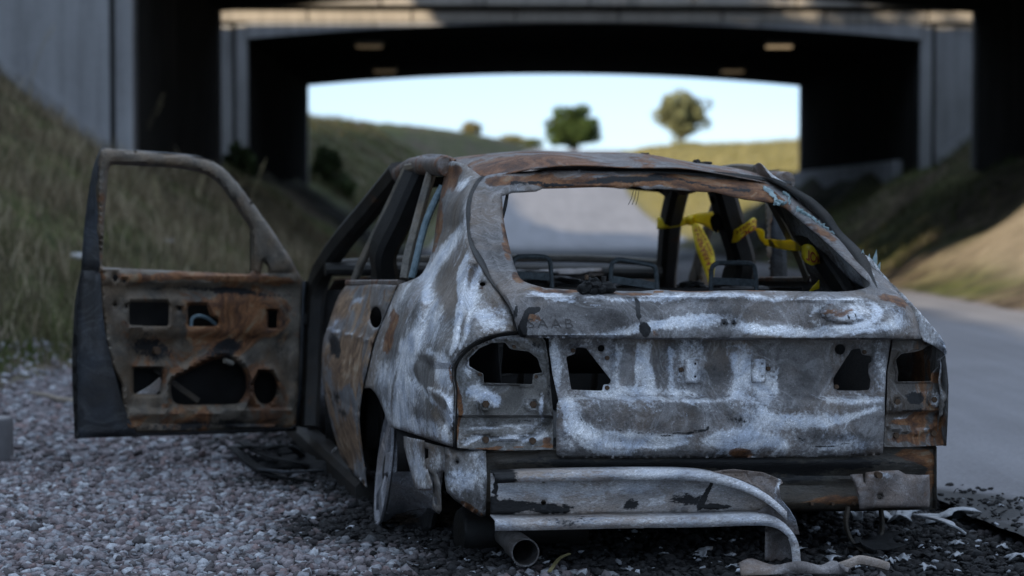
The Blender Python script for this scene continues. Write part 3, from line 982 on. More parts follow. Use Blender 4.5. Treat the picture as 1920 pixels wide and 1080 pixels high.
for (px, dist, w_, h_, col, lab) in ((612, 57.5, 0.55, 1.5, (0.03, 0.045, 0.014), 'dark green shrub at the far mouth of the further bridge'),
                                     (645, 60, 0.45, 1.05, (0.035, 0.05, 0.016), 'lower dark shrub beside the one at the far bridge mouth'),
                                     (885, 150, 0.9, 1.1, (0.19, 0.165, 0.075), 'dry yellowish shrub on the crest of the shaded bank'),
                                     (960, 170, 1.5, 0.9, (0.17, 0.155, 0.06), 'low pale shrub at the road crest beside the dark tree'),
                                     (1000, 176, 1.2, 0.8, (0.10, 0.12, 0.035), 'low green shrub touching the foot of the dark tree'),
                                     (1290, 168, 1.6, 0.7, (0.15, 0.15, 0.05), 'low olive shrub under the round headed tree'),
                                     (450, 37.9, 0.35, 0.8, (0.03, 0.045, 0.015), 'small dark shrub in the gap between the two bridges'),
                                     (1476, 59, 0.5, 0.9, (0.03, 0.05, 0.02), 'small dark shrub at the foot of the sunlit rise')):
    u = (px - 885) / F * dist
    tree('shrub', u, dist, h_, (w_, w_, h_ * 0.5), col, lab, 1500, 0.07 if dist < 100 else 0.11, h_ * 0.25, rt, 'shrub', 'shrubs round the bridges', limbs=3)

# --- gravel: real stones -----------------------------------------------------------------------
def ico(sub):
    bm = bmesh.new(); bmesh.ops.create_icosphere(bm, subdivisions=sub, radius=1.0)
    V = np.array([v.co[:] for v in bm.verts]); T = np.array([[v.index for v in f.verts] for f in bm.faces])
    bm.free(); return V, T
def stones(name, pos, size, cols, rng, sub=1, flatten=0.62):
    V0, T0 = ico(sub)
    n = len(pos); k = len(V0)
    V = V0[None] * (1 + 0.26 * rng.normal(0, 1, (n, k, 1)).clip(-1.6, 1.6))
    V = V * (size[:, None] * rng.uniform(0.7, 1.25, (n, 3)) * np.array([1, 1, flatten]))[:, None, :]
    a = rng.uniform(0, 2 * math.pi, n); t = rng.normal(0, 0.45, n)
    ca, sa, ct, st = np.cos(a), np.sin(a), np.cos(t), np.sin(t)
    R = np.zeros((n, 3, 3))
    R[:, 0, 0] = ca; R[:, 0, 1] = -sa * ct; R[:, 0, 2] = sa * st
    R[:, 1, 0] = sa; R[:, 1, 1] = ca * ct; R[:, 1, 2] = -ca * st
    R[:, 2, 1] = st; R[:, 2, 2] = ct
    V = np.einsum('nij,nkj->nki', R, V) + pos[:, None, :]
    T = (np.arange(n)[:, None, None] * k + T0[None]).reshape(-1, 3)
    return mesh_np(name, V.reshape(-1, 3), T, np.repeat(cols, k, 0))
M_STONE = vcol_mat('gravel_stone', 0.9, 0.35, 90.0, 0, 0.25, 0.3)
def gravel(name, n, v0, v1, smin, smax, label, rng):
    v = v0 + (v1 - v0) * rng.uniform(0, 1, n)
    half = 960 / F * v + 1.3
    x = rng.uniform(-1, 1, n) * half
    y = v
    u = (x + ER * y); vv = y - ER * x
    ok = (u > toe_l(vv) - 0.25) & (u < road_l(vv) + 0.06)
    x, y, u, vv = x[ok], y[ok], u[ok], vv[ok]
    m = len(x)
    ch = char_amount(x, y)
    s = np.exp(rng.uniform(math.log(smin), math.log(smax), m))
    pal = np.array([(0.22, 0.195, 0.20), (0.25, 0.25, 0.265), (0.155, 0.128, 0.13), (0.37, 0.375, 0.39), (0.095, 0.085, 0.085), (0.20, 0.15, 0.145)])
    c = pal[rng.choice(6, m, p=[.30, .22, .18, .10, .12, .08])] * rng.uniform(0.7, 1.2, (m, 1))
    burn = np.clip(ch * 1.25 - 0.35 + rng.normal(0, 0.2, m), 0, 0.96)[:, None]
    c = c * (1 - burn) + np.array([0.012, 0.012, 0.012]) * burn
    keepk = ~((ch > 1.25) & (rng.uniform(0, 1, m) < 0.5))
    z = H(u, vv) + s * 0.25
    p = np.stack([x, y, z], -1)
    o = link(name, stones(name, p[keepk], s[keepk], c[keepk], rng), M_STONE)
    return tag(o, label, 'gravel', kind='stuff')
rs = np.random.default_rng(3)
gravel('gravel', 62000, 4.6, 8.6, 0.006, 0.023, 'pinkish grey crushed gravel of the lay-by under the open car door', rs)
gravel('gravel', 18000, 8.6, 16.0, 0.013, 0.03, 'grey gravel at the foot of the grassy bank', rs)

# ================================================================== THE BURNT-OUT CAR
car = empty('burnt_car', tuple(CO), YAW)
tag(car, 'burnt out hatchback car shell with rusty ash streaked bodywork and one door hanging open', 'car')

M_TAIL = burnt('scaled_steel_tail', ash_bias=0.22, lines_k=0.22, streak=1.0, rust_bias=-0.75, soot_bias=-0.5, seed=1.0)
M_QUART = burnt('scaled_steel_quarter', base=(0.065, 0.060, 0.055), base2=(0.19, 0.178, 0.165), ash_bias=0.2, streak=0.7, fstretch=(2.2, 2.2, 0.8), rust_bias=-0.5, soot_bias=-0.7, seed=4.2, stretch=(1, 1, 0.8))
M_HATCH = burnt('scaled_steel_hatch_frame', ash_bias=0.0, streak=0.4, rust_bias=-0.12, soot_bias=-0.3, seed=7.7)
M_ROOF = burnt('rusted_roof_steel', base=(0.075, 0.06, 0.05), base2=(0.14, 0.115, 0.10), ash_bias=-0.4, rust_bias=0.3, soot_bias=-0.15, seed=2.1, rustB=(0.20, 0.085, 0.035), rustC=(0.19, 0.145, 0.11))
M_DOORSKIN = burnt('tan_scorched_door_skin', base=(0.10, 0.10, 0.105), base2=(0.17, 0.165, 0.16), ash_bias=-0.2, rust_bias=0.34, soot_bias=-0.55, seed=9.1, rustA=(0.085, 0.05, 0.03), rustB=(0.24, 0.15, 0.085), rustC=(0.33, 0.26, 0.18))
M_DOORIN = burnt('rusted_door_inner', base=(0.05, 0.042, 0.033), base2=(0.17, 0.142, 0.108), ash_bias=-0.9, lines_k=0.0, rust_bias=0.22, soot_bias=0.05, seed=3.3, rustB=(0.20, 0.085, 0.032), rustC=(0.22, 0.16, 0.095))
M_FRAME = burnt('scorched_window_frame', base=(0.055, 0.05, 0.042), base2=(0.19, 0.175, 0.145), ash_bias=-0.6, lines_k=0.03, rust_bias=-0.3, soot_bias=-0.2, seed=5.5, rustC=(0.15, 0.13, 0.09))
M_BLUE = burnt('blued_dark_steel', base=(0.012, 0.014, 0.017), base2=(0.040, 0.046, 0.055), ash_bias=-0.75, lines_k=0.05, rust_bias=-0.7, soot_bias=-0.25, seed=6.4)
M_LAMPR = burnt('scaled_lamp_recess', base=(0.06, 0.055, 0.048), base2=(0.15, 0.14, 0.125), ash_bias=0.08, rust_bias=-0.25, soot_bias=-0.2, seed=8.8)
M_LAMPR2 = burnt('rusted_lamp_recess', base=(0.045, 0.04, 0.034), base2=(0.085, 0.075, 0.065), ash_bias=-0.3, rust_bias=0.18, soot_bias=-0.1, seed=12.8)
M_VAL = burnt('dirty_valance_steel', base=(0.025, 0.022, 0.018), base2=(0.065, 0.058, 0.046), ash_bias=-0.6, lines_k=0.03, rust_bias=-0.1, soot_bias=0.1, seed=13.1, stretch=(0.5, 1, 1.6))
M_SOOT = burnt('sooty_interior_steel', base=(0.005, 0.005, 0.005), base2=(0.012, 0.0115, 0.011), ash_bias=-1.2, lines_k=0.0, rust_bias=-0.45, soot_bias=0.1, seed=14.0, flow=0.3, rustB=(0.06, 0.03, 0.014), rustC=(0.07, 0.05, 0.035))
M_INNER = burnt('rusty_dark_inner_steel', base=(0.010, 0.0095, 0.009), base2=(0.026, 0.024, 0.021), ash_bias=-1.0, lines_k=0.0, rust_bias=0.0, soot_bias=0.1, seed=15.0, flow=0.3, rustB=(0.10, 0.048, 0.02), rustC=(0.09, 0.065, 0.045))
M_BUMP = burnt('bumper_steel', base=(0.17, 0.158, 0.15), base2=(0.36, 0.34, 0.33), ash=(0.62, 0.62, 0.63), ash_bias=0.25, rust_bias=-0.5, soot_bias=-0.1, seed=16.5, stretch=(0.6, 1, 1.4), flow=0.6, rough=0.5)
M_BUMPB = burnt('brown_torn_bumper_steel', base=(0.10, 0.085, 0.078), base2=(0.19, 0.165, 0.155), ash_bias=-0.2, rust_bias=-0.25, soot_bias=-0.35, seed=17.5, flow=0.5, rustB=(0.15, 0.10, 0.075), rustC=(0.2, 0.16, 0.14))
M_TUBE = plain('scaled_tube', (0.03, 0.038, 0.042), (0.12, 0.14, 0.15), 60, 0.6, 0.5, 0.004, metal=0.3)
M_BOLT = plain('rusty_bolt', (0.035, 0.022, 0.015), (0.12, 0.075, 0.045), 80, 0.7, 0.4, 0.003, metal=0.3)
M_ALLOY = burnt('burnt_alloy', base=(0.14, 0.14, 0.15), base2=(0.26, 0.26, 0.28), ash_bias=0.1, rust_bias=-0.8, soot_bias=-0.3, seed=19, metal=0.4)
M_BLACK = plain('charred_black', (0.006, 0.006, 0.006), (0.02, 0.02, 0.02), 30, 0.9, 0.7, 0.01)
M_BELT = plain('scorched_blue_strap', (0.05, 0.085, 0.10), (0.19, 0.25, 0.28), 45, 0.7, 0.5, 0.004)
M_GLASSLUMP = plain('slumped_glass', (0.05, 0.10, 0.11), (0.30, 0.40, 0.41), 50, 0.35, 0.5, 0.004, spec=0.6)

def lerp_y(xs, ys):
    return lambda p: np.interp(p, xs, ys)
def smooth_interp(p, xs, ys):
    """interp with rounded corners"""
    return (np.interp(p - 3, xs, ys) + np.interp(p, xs, ys) * 2 + np.interp(p + 3, xs, ys)) / 4
def circ(x, y, rx, ry=None, n=18):
    ry = ry or rx
    return [(x + rx * math.cos(a), y + ry * math.sin(a)) for a in np.linspace(0, 2 * math.pi, n, endpoint=False)]

# ---------------------------------------------------------------- tailgate, lower skin
lowT = [(1028, 622), (1672, 622), (1670, 637), (1661, 697), (1659, 747), (1658, 800), (1655, 849), (1648, 853), (1560, 856), (1350, 858), (1060, 859), (1047, 857), (1043, 850), (1043, 800), (1044, 758), (1047, 752), (1036, 702), (1030, 660)]
holeL = rounded([(1083, 651), (1098, 652), (1146, 713), (1143, 720), (1131, 721), (1129, 733), (1071, 731), (1061, 669), (1078, 664), (1079, 653)], 4)
holeR = rounded([(1597, 655), (1613, 653), (1616, 665), (1634, 668), (1634, 679), (1629, 681), (1628, 700), (1632, 712), (1630, 731), (1607, 733), (1569, 732), (1562, 720), (1562, 709)], 4)
def surf_low(x, y):
    q = (x - 1345) / 310
    Y = smooth_interp(y, [620, 640, 700, 742, 752, 775, 815, 845, 860], [0.055, 0.050, 0.042, 0.036, 0.006, 0.0, 0.0, 0.008, 0.03])
    Y = Y + 0.022 * q * q
    Y = Y + 0.014 * box(x, y, 1058, 1150, 646, 738, 7) + 0.014 * box(x, y, 1560, 1638, 646, 738, 7)     # lamp seats
    Y = Y + 0.008 * box(x, y, 1156, 1556, 600, 740, 8)                                                # plate recess
    Y = Y - 0.005 * box(x, y, 1281, 1311, 671, 720, 4) - 0.005 * box(x, y, 1407, 1437, 671, 719, 4)   # plate pads
    Y = Y + ridge(x, y, [(1153, 640), (1157, 742)], 3.0, -0.006)
    Y = Y + ridge(x, y, spline([(1070, 752), (1082, 785), (1108, 812), (1150, 826), (1250, 836)], 6), 12, 0.008)
    Y = Y + 0.006 * np.sin(x / 41 + np.sin(y / 23)) * np.clip((y - 770) / 40, 0, 1) * np.sin(y / 17)
    return Y
tailgate = sheet('tailgate', lowT, [holeL, holeR, circ(1127, 653, 6.5), circ(1575, 655, 10, 10), circ(1277, 693, 3.2, n=10), circ(1304, 682, 2.2, n=8), circ(1304, 707, 2.2, n=8), circ(1415, 682, 2.2, n=8), circ(1415, 707, 2.2, n=8), circ(1440, 691, 4.5, n=10)],
                 surf_low, M_TAIL, car, 5.0, 0.002, None, [
    ('ash', 1075, 780, 16, 50, -25, 0.55), ('ash', 1110, 820, 40, 14, 25, 0.5), ('ash', 1060, 840, 20, 22, 0, 0.25), ('ash', 1200, 820, 110, 16, 3, 0.32), ('ash', 1215, 690, 16, 50, 0, 0.55),
    ('ash', 1300, 672, 30, 50, 0, 0.35), ('ash', 1390, 700, 24, 50, 0, 0.5), ('ash', 1440, 720, 22, 36, 0, 0.35), ('ash', 1390, 828, 60, 16, -4, 0.75), ('ash', 1420, 780, 30, 26, 0, 0.3), ('ash', 1500, 790, 90, 12, -8, 0.5),
    ('ash', 1655, 690, 14, 50, 0, 0.3), ('ash', 1600, 748, 60, 7, 0, 0.55), ('ash', 1200, 735, 90, 8, 0, 0.35), ('ash', 1160, 700, 8, 50, 0, 0.3), ('ash', 1040, 690, 10, 60, 0, 0.3), ('ash', 1600, 835, 60, 14, 0, 0.25), ('ash', 1250, 748, 200, 4, 0, 0.4),
    ('ash', 1190, 790, 90, 22, 0, -0.15), ('ash', 1500, 690, 50, 45, 0, -0.5), ('ash', 1180, 690, 18, 40, 0, -0.45), ('ash', 1345, 680, 26, 34, 0, -0.35), ('ash', 1232, 670, 8, 24, 0, -0.9),
    ('soot', 1380, 790, 70, 14, -3, 0.62), ('soot', 1230, 675, 7, 24, 0, 0.5), ('soot', 1280, 796, 26, 8, 0, 0.5), ('soot', 1590, 800, 60, 30, -20, 0.38), ('soot', 1345, 632, 260, 10, 0, 0.55), ('soot', 1210, 768, 5, 18, 0, 0.45), ('soot', 1150, 800, 60, 5, 5, 0.4), ('soot', 1300, 812, 60, 4, 3, 0.4),
    ('ash', [(1070, 758), (1076, 785), (1095, 810), (1120, 824)], 6, 0.7), ('ash', [(1090, 800), (1130, 826), (1200, 832), (1290, 828)], 4, 0.6), ('ash', [(1130, 812), (1220, 818), (1300, 815)], 3.5, 0.5), ('ash', [(1060, 800), (1075, 825), (1110, 842), (1180, 846)], 5, 0.4),
    ('soot', [(1085, 780), (1100, 802), (1125, 814), (1180, 818)], 4, 0.6), ('soot', [(1080, 818), (1110, 835), (1170, 838)], 3.5, 0.5), ('soot', [(1150, 806), (1230, 812), (1330, 806)], 4, 0.7), ('soot', [(1440, 800), (1480, 815), (1540, 832), (1620, 830)], 5, 0.6), ('soot', [(1200, 838), (1290, 836), (1340, 840)], 3, 0.5),
    ('ash', [(1340, 826), (1390, 818), (1430, 826), (1470, 836)], 8, 0.5), ('ash', [(1440, 780), (1500, 792), (1580, 780), (1640, 765)], 6, 0.5), ('ash', [(1195, 650), (1198, 690), (1193, 735)], 5, 0.5), ('ash', [(1262, 660), (1258, 700), (1262, 740)], 6, 0.45), ('ash', [(1375, 665), (1380, 700), (1376, 740)], 6, 0.5), ('ash', [(1455, 690), (1458, 740)], 5, 0.35), ('soot', [(1245, 660), (1246, 705)], 4, 0.5), ('soot', [(1330, 660), (1345, 700), (1340, 735)], 9, 0.35), ('soot', [(1300, 655), (1302, 680)], 4, 0.4),
    ('rust', 1386, 852, 32, 16, 0, 1.15), ('rust', 1063, 690, 5, 40, 0, 0.8), ('rust', 1625, 690, 10, 40, 0, 0.5)])
for (x, y) in ((1074, 657), (1138, 671), (1138, 727), (1620, 660), (1568, 725), (1277, 693), (1440, 691)):
    p = L(x, y, float(surf_low(np.array([x]), np.array([y]))[0]) - 0.002)
    sweep('rivet', [p - np.array([0, 0.006, 0]), p + np.array([0, 0.004, 0])], 0.007, None, M_BOLT, tailgate, (0, 0, 1), n=10)
for x in (1296, 1422):
    pl = sheet('plate_bracket', rounded([(x - 13, 673), (x + 13, 673), (x + 13, 718), (x - 13, 718)], 3), [circ(x + 7, 682, 2.6, n=8), circ(x + 7, 706, 2.6, n=8)], lambda a, b: surf_low(a, b) - 0.004, M_TAIL, tailgate, 5, 0.0025, None,
               [('ash', x, 695, 13, 30, 0, 0.55)])

# ---------------------------------------------------------------- tailgate, upper lip and window frame
upT = spline([(978, 632), (973, 626), (966, 602), (958, 579), (938, 549), (916, 520), (890, 472), (879, 432), (877, 400), (880, 371), (890, 348), (906, 333)], 4) + \
      spline([(915, 329), (952, 324), (1067, 318), (1212, 319), (1317, 327), (1396, 336), (1439, 342)], 3) + \
      spline([(1452, 349), (1483, 368), (1534, 407), (1609, 472), (1647, 506), (1686, 553), (1712, 585), (1722, 612), (1726, 635)], 4) + [(1550, 637), (1350, 637), (1150, 635)]
win = spline([(941, 368), (944, 413), (957, 472), (968, 508), (982, 528), (1022, 541)], 4) + [(1090, 545), (1200, 547), (1230, 544), (1290, 547), (1400, 545), (1500, 547), (1570, 548)] + \
      spline([(1600, 546), (1622, 541), (1631, 532), (1609, 511), (1546, 452), (1499, 413), (1474, 392), (1450, 381)], 3) + \
      [(1395, 374), (1382, 371), (1340, 361), (1290, 358), (1233, 354), (1210, 356), (1200, 352), (1186, 350), (1175, 353), (1163, 354), (1150, 352), (1121, 351), (1060, 353), (1017, 354), (1006, 359), (980, 361), (960, 362)]
tps_up = TPS([(978, 632, .0), (1150, 634, -.02), (1350, 636, -.03), (1550, 636, -.02), (1725, 634, .03), (978, 600, .0), (1150, 600, -.022), (1350, 600, -.035), (1550, 600, -.02), (1705, 595, .03),
              (965, 565, .03), (1150, 560, -.012), (1350, 560, -.022), (1550, 562, -.01), (1690, 566, .05), (1022, 543, .075), (1150, 547, .06), (1300, 547, .055), (1450, 547, .06), (1570, 548, .075), (1630, 537, .13),
              (941, 368, .61), (944, 413, .49), (957, 472, .33), (968, 508, .21), (916, 520, .21), (884, 462, .37), (877, 405, .51), (880, 372, .59), (893, 345, .68), (906, 333, .72), (938, 549, .10),
              (952, 325, .74), (1067, 319, .76), (1212, 320, .77), (1317, 328, .77), (1396, 337, .76), (1440, 342, .74), (1006, 359, .66), (1121, 351, .68), (1233, 354, .67), (1340, 361, .66), (1389, 373, .63),
              (1452, 381, .61), (1499, 412, .51), (1546, 450, .40), (1609, 511, .21), (1483, 367, .66), (1534, 406, .55), (1609, 471, .37), (1647, 505, .27), (1686, 553, .14), (1714, 588, .08)])
def surf_up(x, y):
    Y = tps_up(x, y)
    Y = Y + ridge(x, y, spline([(910, 350), (905, 400), (915, 455), (940, 510), (965, 538)], 5), 4, -0.012)
    Y = Y + ridge(x, y, spline([(928, 365), (930, 410), (942, 470), (958, 520)], 5), 3.5, -0.010)
    Y = Y + ridge(x, y, [(960, 343), (1100, 334), (1220, 335), (1330, 345), (1420, 358)], 5, -0.014)
    Y = Y + ridge(x, y, spline([(1470, 375), (1560, 445), (1640, 515)], 5), 6, -0.010)
    Y = Y + ridge(x, y, [(985, 557), (1150, 557), (1350, 558), (1550, 560), (1680, 562)], 5, -0.014)
    # dented oval at the right, soft waves along the lip
    d = np.sqrt(((x - 1583) / 48) ** 2 + ((y - 588) / 19) ** 2)
    Y = Y + 0.008 * np.exp(-((d - 1.0) / 0.18) ** 2) - 0.004 * (d < 0.9)
    Y = Y + 0.005 * np.sin(x / 60) * np.sin(y / 14) * box(x, y, 990, 1700, 565, 632, 8)
    return Y
hatch = sheet('hatch_frame', upT, [win, circ(1357, 607, 3, n=8), circ(1375, 607, 3, n=8)], surf_up, M_HATCH, car, 5.0, 0.003, (7, 0.014), [
    ('ash', 915, 430, 34, 110, -8, -0.4), ('soot', 915, 450, 22, 60, -10, 0.3), ('ash', 1180, 337, 330, 22, 2, -0.45), ('ash', 1540, 440, 130, 40, 42, -0.3), ('soot', 1540, 440, 110, 14, 42, 0.25),
    ('ash', 1240, 612, 120, 12, -4, 0.5), ('ash', 1330, 603, 60, 12, 0, 0.25), ('ash', 1460, 618, 70, 10, 2, 0.6), ('ash', 1560, 622, 60, 8, 0, 0.5), ('ash', 1665, 600, 45, 28, 0, 0.55), ('ash', 1300, 558, 330, 5, 0, 0.5),
    ('ash', 1020, 556, 50, 7, 8, 0.55), ('ash', 1583, 588, 44, 17, 0, 0.3), ('ash', 1080, 600, 60, 20, 0, 0.12), ('ash', 915, 360, 20, 12, -40, 0.4), ('ash', 1000, 335, 60, 5, -5, 0.35), ('ash', 1470, 380, 30, 10, 35, 0.35), ('ash', 1600, 500, 60, 12, 42, 0.3), ('ash', 985, 620, 14, 12, 0, 0.35),
    ('ash', 925, 480, 20, 50, -15, 0.2), ('ash', 1680, 545, 22, 16, 30, 0.35),
    ('rust', 1583, 588, 30, 10, 0, 0.25), ('rust', 1100, 343, 160, 9, 0, 0.75), ('rust', 1330, 352, 120, 12, 6, 0.75), ('rust', 950, 440, 12, 70, -12, 0.55), ('rust', 970, 520, 20, 14, 30, 0.5), ('rust', 1330, 547, 250, 4, 0, 0.7), ('rust', 1060, 549, 60, 4, 0, 0.5), ('rust', 1440, 370, 40, 14, 30, 0.6), ('rust', 1560, 455, 90, 10, 40, 0.35), ('rust', 1675, 568, 30, 9, 15, 0.6), ('rust', 1004, 600, 24, 14, 0, 0.35), ('rust', 940, 345, 30, 9, 0, 0.45),
    ('rust', 1180, 336, 300, 14, 1, 0.45), ('rust', 1440, 380, 80, 30, 40, 0.3), ('soot', [(960, 348), (1100, 340), (1250, 341), (1400, 356)], 4, 0.8), ('soot', [(890, 350), (884, 400), (892, 460), (918, 512)], 5, 0.35),
    ('ash', [(1000, 632), (1100, 626), (1180, 622), (1260, 606), (1330, 603)], 6, 0.45), ('ash', [(1400, 606), (1450, 618), (1520, 628), (1620, 624), (1680, 608)], 7, 0.45), ('ash', [(1520, 590), (1540, 570), (1583, 562), (1630, 572), (1645, 592), (1620, 612), (1560, 616), (1520, 600)], 4, 0.4), ('ash', [(1010, 570), (1060, 565), (1130, 572)], 3, 0.4),
    ('soot', 1200, 332, 130, 5, 0, 0.5), ('soot', 1200, 572, 16, 30, 0, 0.2), ('soot', 960, 575, 10, 14, 0, 0.0), ('soot', 985, 612, 9, 24, 0, 1.3), ('soot', 1000, 585, 14, 6, -10, 1.3), ('soot', 966, 590, 5, 14, 0, 1.2), ('soot', 1194, 575, 4, 26, -4, 1.2), ('soot', 1205, 620, 10, 16, 0, 1.3), ('soot', 1590, 595, 3, 16, 0, 0.8), ('soot', 1601, 600, 3, 10, 0, 0.8), ('soot', 1365, 612, 16, 9, 0, 0.5), ('soot', 1110, 572, 50, 6, 0, 0.3)])
# faint raised maker's lettering left by the badge
txt = bpy.data.curves.new('badge_lettering', 'FONT')
txt.body = 'SAAB'; txt.size = 0.055; txt.extrude = 0.0012; txt.space_character = 1.25; txt.offset = -0.0012
tmp = bpy.data.objects.new('tmp', txt); COL.objects.link(tmp)
bpy.context.view_layer.update()
me = bpy.data.meshes.new_from_object(tmp.evaluated_get(bpy.context.evaluated_depsgraph_get()))
bpy.data.objects.remove(tmp)
o3, ox, oy = L(988, 615, -0.005), L(1072, 615, -0.010), L(988, 590, -0.004)
ex = (ox - o3) / np.linalg.norm(ox - o3); ey = (oy - o3) / np.linalg.norm(oy - o3); ez = np.cross(ex, ey)
wmax = max(v.co.x for v in me.vertices)
for v in me.vertices:
    x = v.co.x / wmax; p = o3 + (ox - o3) * x + ey * v.co.y * 0.75
    px_ = 988 + 84 * x; py_ = 615 - 25 * v.co.y * 0.75 / np.linalg.norm(oy - o3)
    ys = float(surf_up(np.array([px_]), np.array([py_]))[0])
    v.co = Vector((p[0], ys - 0.0042 - v.co.z * 0.5, p[2]))
M_LET = burnt('badge_mark', base=(0.03, 0.027, 0.025), base2=(0.06, 0.052, 0.05), lines_k=0, ash_bias=-0.9, rust_bias=-0.2, soot_bias=-0.4, seed=3)  # dark steel tone of the letter marks
link('badge_lettering', me, M_LET, hatch)

# ---------------------------------------------------------------- rear quarters
seamA = [(969, 622), (957, 579), (935, 548), (913, 519), (882, 463), (874, 405), (877, 372), (890, 343), (902, 331)]
lampcut = [(853, 838), (853, 780), (854, 735), (850, 708), (851, 686), (860, 669), (880, 649), (908, 634), (939, 626), (969, 622)]
quartT = [(849, 838), (853, 780), (855, 733)] + spline([(850, 708), (851, 686), (860, 669), (880, 649), (908, 634), (939, 626), (969, 622)], 4) + spline(seamA, 4)[1:] + spline([(872, 308), (849, 302), (836, 307)], 3) + \
         spline([(836, 320), (830, 347), (819, 410), (811, 469), (792, 513), (767, 527), (750, 533)], 4) + spline([(747, 536), (729, 579), (702, 643), (683, 728)], 4) + spline([(690, 727), (697, 729), (708, 743), (719, 768), (726, 788), (731, 800)], 3) + [(752, 806), (774, 813), (815, 827)]
tps_q = TPS([(849, 838, .075), (853, 780, .062), (854, 735, .06), (850, 705, .06), (852, 686, .058), (880, 649, .05), (939, 626, .045), (969, 622, .04), (957, 579, .075), (935, 545, .13), (913, 518, .20), (882, 462, .35), (874, 405, .49), (877, 372, .57), (890, 343, .67), (902, 331, .72),
             (731, 800, .70), (774, 813, .42), (815, 827, .2), (683, 728, 1.2), (697, 729, 1.02), (708, 743, .92), (719, 768, .8), (702, 643, 1.18), (729, 579, 1.12), (747, 536, 1.06), (767, 527, 1.0), (792, 513, .93), (811, 469, .90), (819, 410, .94), (830, 347, 1.0), (836, 316, 1.03), (849, 302, .96), (872, 308, .86),
             (800, 700, .26), (800, 760, .25), (800, 620, .34), (845, 560, .27), (760, 620, .58), (900, 585, .12), (838, 500, .52), (850, 420, .68), (858, 350, .82), (785, 560, .60), (740, 690, .64), (835, 650, .10), (838, 760, .085), (760, 740, .46)], 1e-4)
def surf_q(x, y):
    Y = tps_q(x, y)
    crease = spline([(702, 641), (750, 655), (800, 671), (842, 685)], 4)
    Y = Y + ridge(x, y, crease, 4, -0.012)
    # folds left by the heat
    Y = Y + ridge(x, y, spline([(880, 490), (868, 540), (862, 590), (856, 640), (851, 680)], 5), 7, -0.0340)
    Y = Y + ridge(x, y, spline([(893, 505), (884, 560), (878, 610), (872, 650)], 5), 8, 0.0272)
    Y = Y + ridge(x, y, spline([(855, 430), (838, 480), (822, 530), (806, 590), (800, 640)], 5), 12, 0.0340)
    Y = Y + ridge(x, y, spline([(826, 480), (800, 540), (780, 600)], 5), 10, -0.0306)
    Y = Y + ridge(x, y, spline([(772, 705), (800, 735), (820, 770), (838, 800)], 5), 7, 0.0272)
    Y = Y + ridge(x, y, spline([(800, 730), (830, 745), (842, 765), (845, 800)], 5), 6, -0.0238)
    Y = Y + ridge(x, y, spline([(790, 672), (812, 690), (838, 690)], 4), 7, 0.0238)
    Y = Y + ridge(x, y, spline([(683, 730), (697, 735), (708, 750), (719, 775), (728, 796)], 4), 5, -0.0204)
    return Y
QB = [('ash', 870, 410, 10, 26, 25, 0.2), ('ash', 868, 352, 9, 18, 40, 0.75), ('ash', 842, 460, 12, 40, 25, 0.7), ('ash', 868, 545, 9, 55, 10, 0.85), ('ash', 895, 570, 22, 35, -20, 0.45), ('ash', 930, 600, 34, 24, 0, 0.55), ('ash', 808, 505, 8, 30, 35, 0.6), ('ash', 810, 590, 24, 60, 15, 0.42),
      ('ash', 772, 650, 16, 40, 5, 0.6), ('ash', 830, 700, 12, 34, 0, 0.8), ('ash', 760, 700, 12, 70, 5, 0.5), ('ash', 800, 805, 50, 16, 14, 0.45), ('ash', 842, 760, 7, 50, 5, 0.45), ('ash', 748, 770, 8, 40, 0, 0.45), ('ash', 780, 740, 16, 40, -20, 0.35), ('ash', 855, 610, 5, 50, 8, 0.5), ('ash', 720, 700, 16, 26, -30, 0.3), ('ash', 750, 570, 14, 40, 25, 0.25),
      ('ash', 845, 540, 20, 40, 20, -0.5), ('ash', 800, 700, 18, 24, 0, -0.5), ('ash', 852, 400, 20, 60, 15, -0.35), ('ash', 745, 610, 12, 40, 20, -0.3),
      ('ash', [(905, 500), (885, 545), (876, 600), (866, 650)], 5, 0.7), ('ash', [(876, 480), (862, 530), (856, 600), (850, 660)], 4, 0.6), ('ash', [(830, 470), (812, 520), (800, 560)], 5, 0.6), ('ash', [(800, 660), (830, 668), (845, 690), (842, 730)], 5, 0.5), ('ash', [(780, 700), (800, 740), (830, 780), (838, 820)], 4, 0.5), ('ash', [(806, 730), (836, 750), (845, 790)], 4, 0.6), ('ash', [(752, 640), (756, 700), (760, 760), (770, 800)], 6, 0.4),
      ('soot', [(790, 700), (815, 745), (835, 790)], 4, 0.5), ('soot', [(768, 690), (775, 740), (790, 780)], 4, 0.45), ('rust', 790, 690, 16, 26, 0, 0.3), ('rust', 850, 470, 22, 60, 20, 0.2),
      ('rust', 735, 610, 10, 44, 18, 1.0), ('rust', 722, 660, 16, 34, 10, 0.55), ('rust', 845, 330, 24, 30, 0, 0.65), ('rust', 822, 420, 7, 90, 10, 0.9), ('rust', 900, 535, 8, 5, -20, 1.1), ('rust', 848, 705, 5, 30, 0, 0.8), ('rust', 745, 730, 7, 60, 5, 0.35), ('rust', 868, 320, 20, 12, 20, 0.5), ('rust', 850, 380, 14, 40, 10, 0.35), ('rust', 853, 790, 3, 50, 0, 0.8),
      ('soot', 800, 745, 14, 34, -30, 0.33), ('soot', 765, 740, 6, 40, -15, 0.3), ('soot', 838, 388, 12, 14, 0, 0.4), ('soot', 850, 575, 4, 60, 12, 0.25)]
quarter = sheet('rear_quarter_panel', quartT, [circ(905, 533, 6, 4, 10)], surf_q, M_QUART, car, 6.0, 0.002, (4, 0.008), QB)
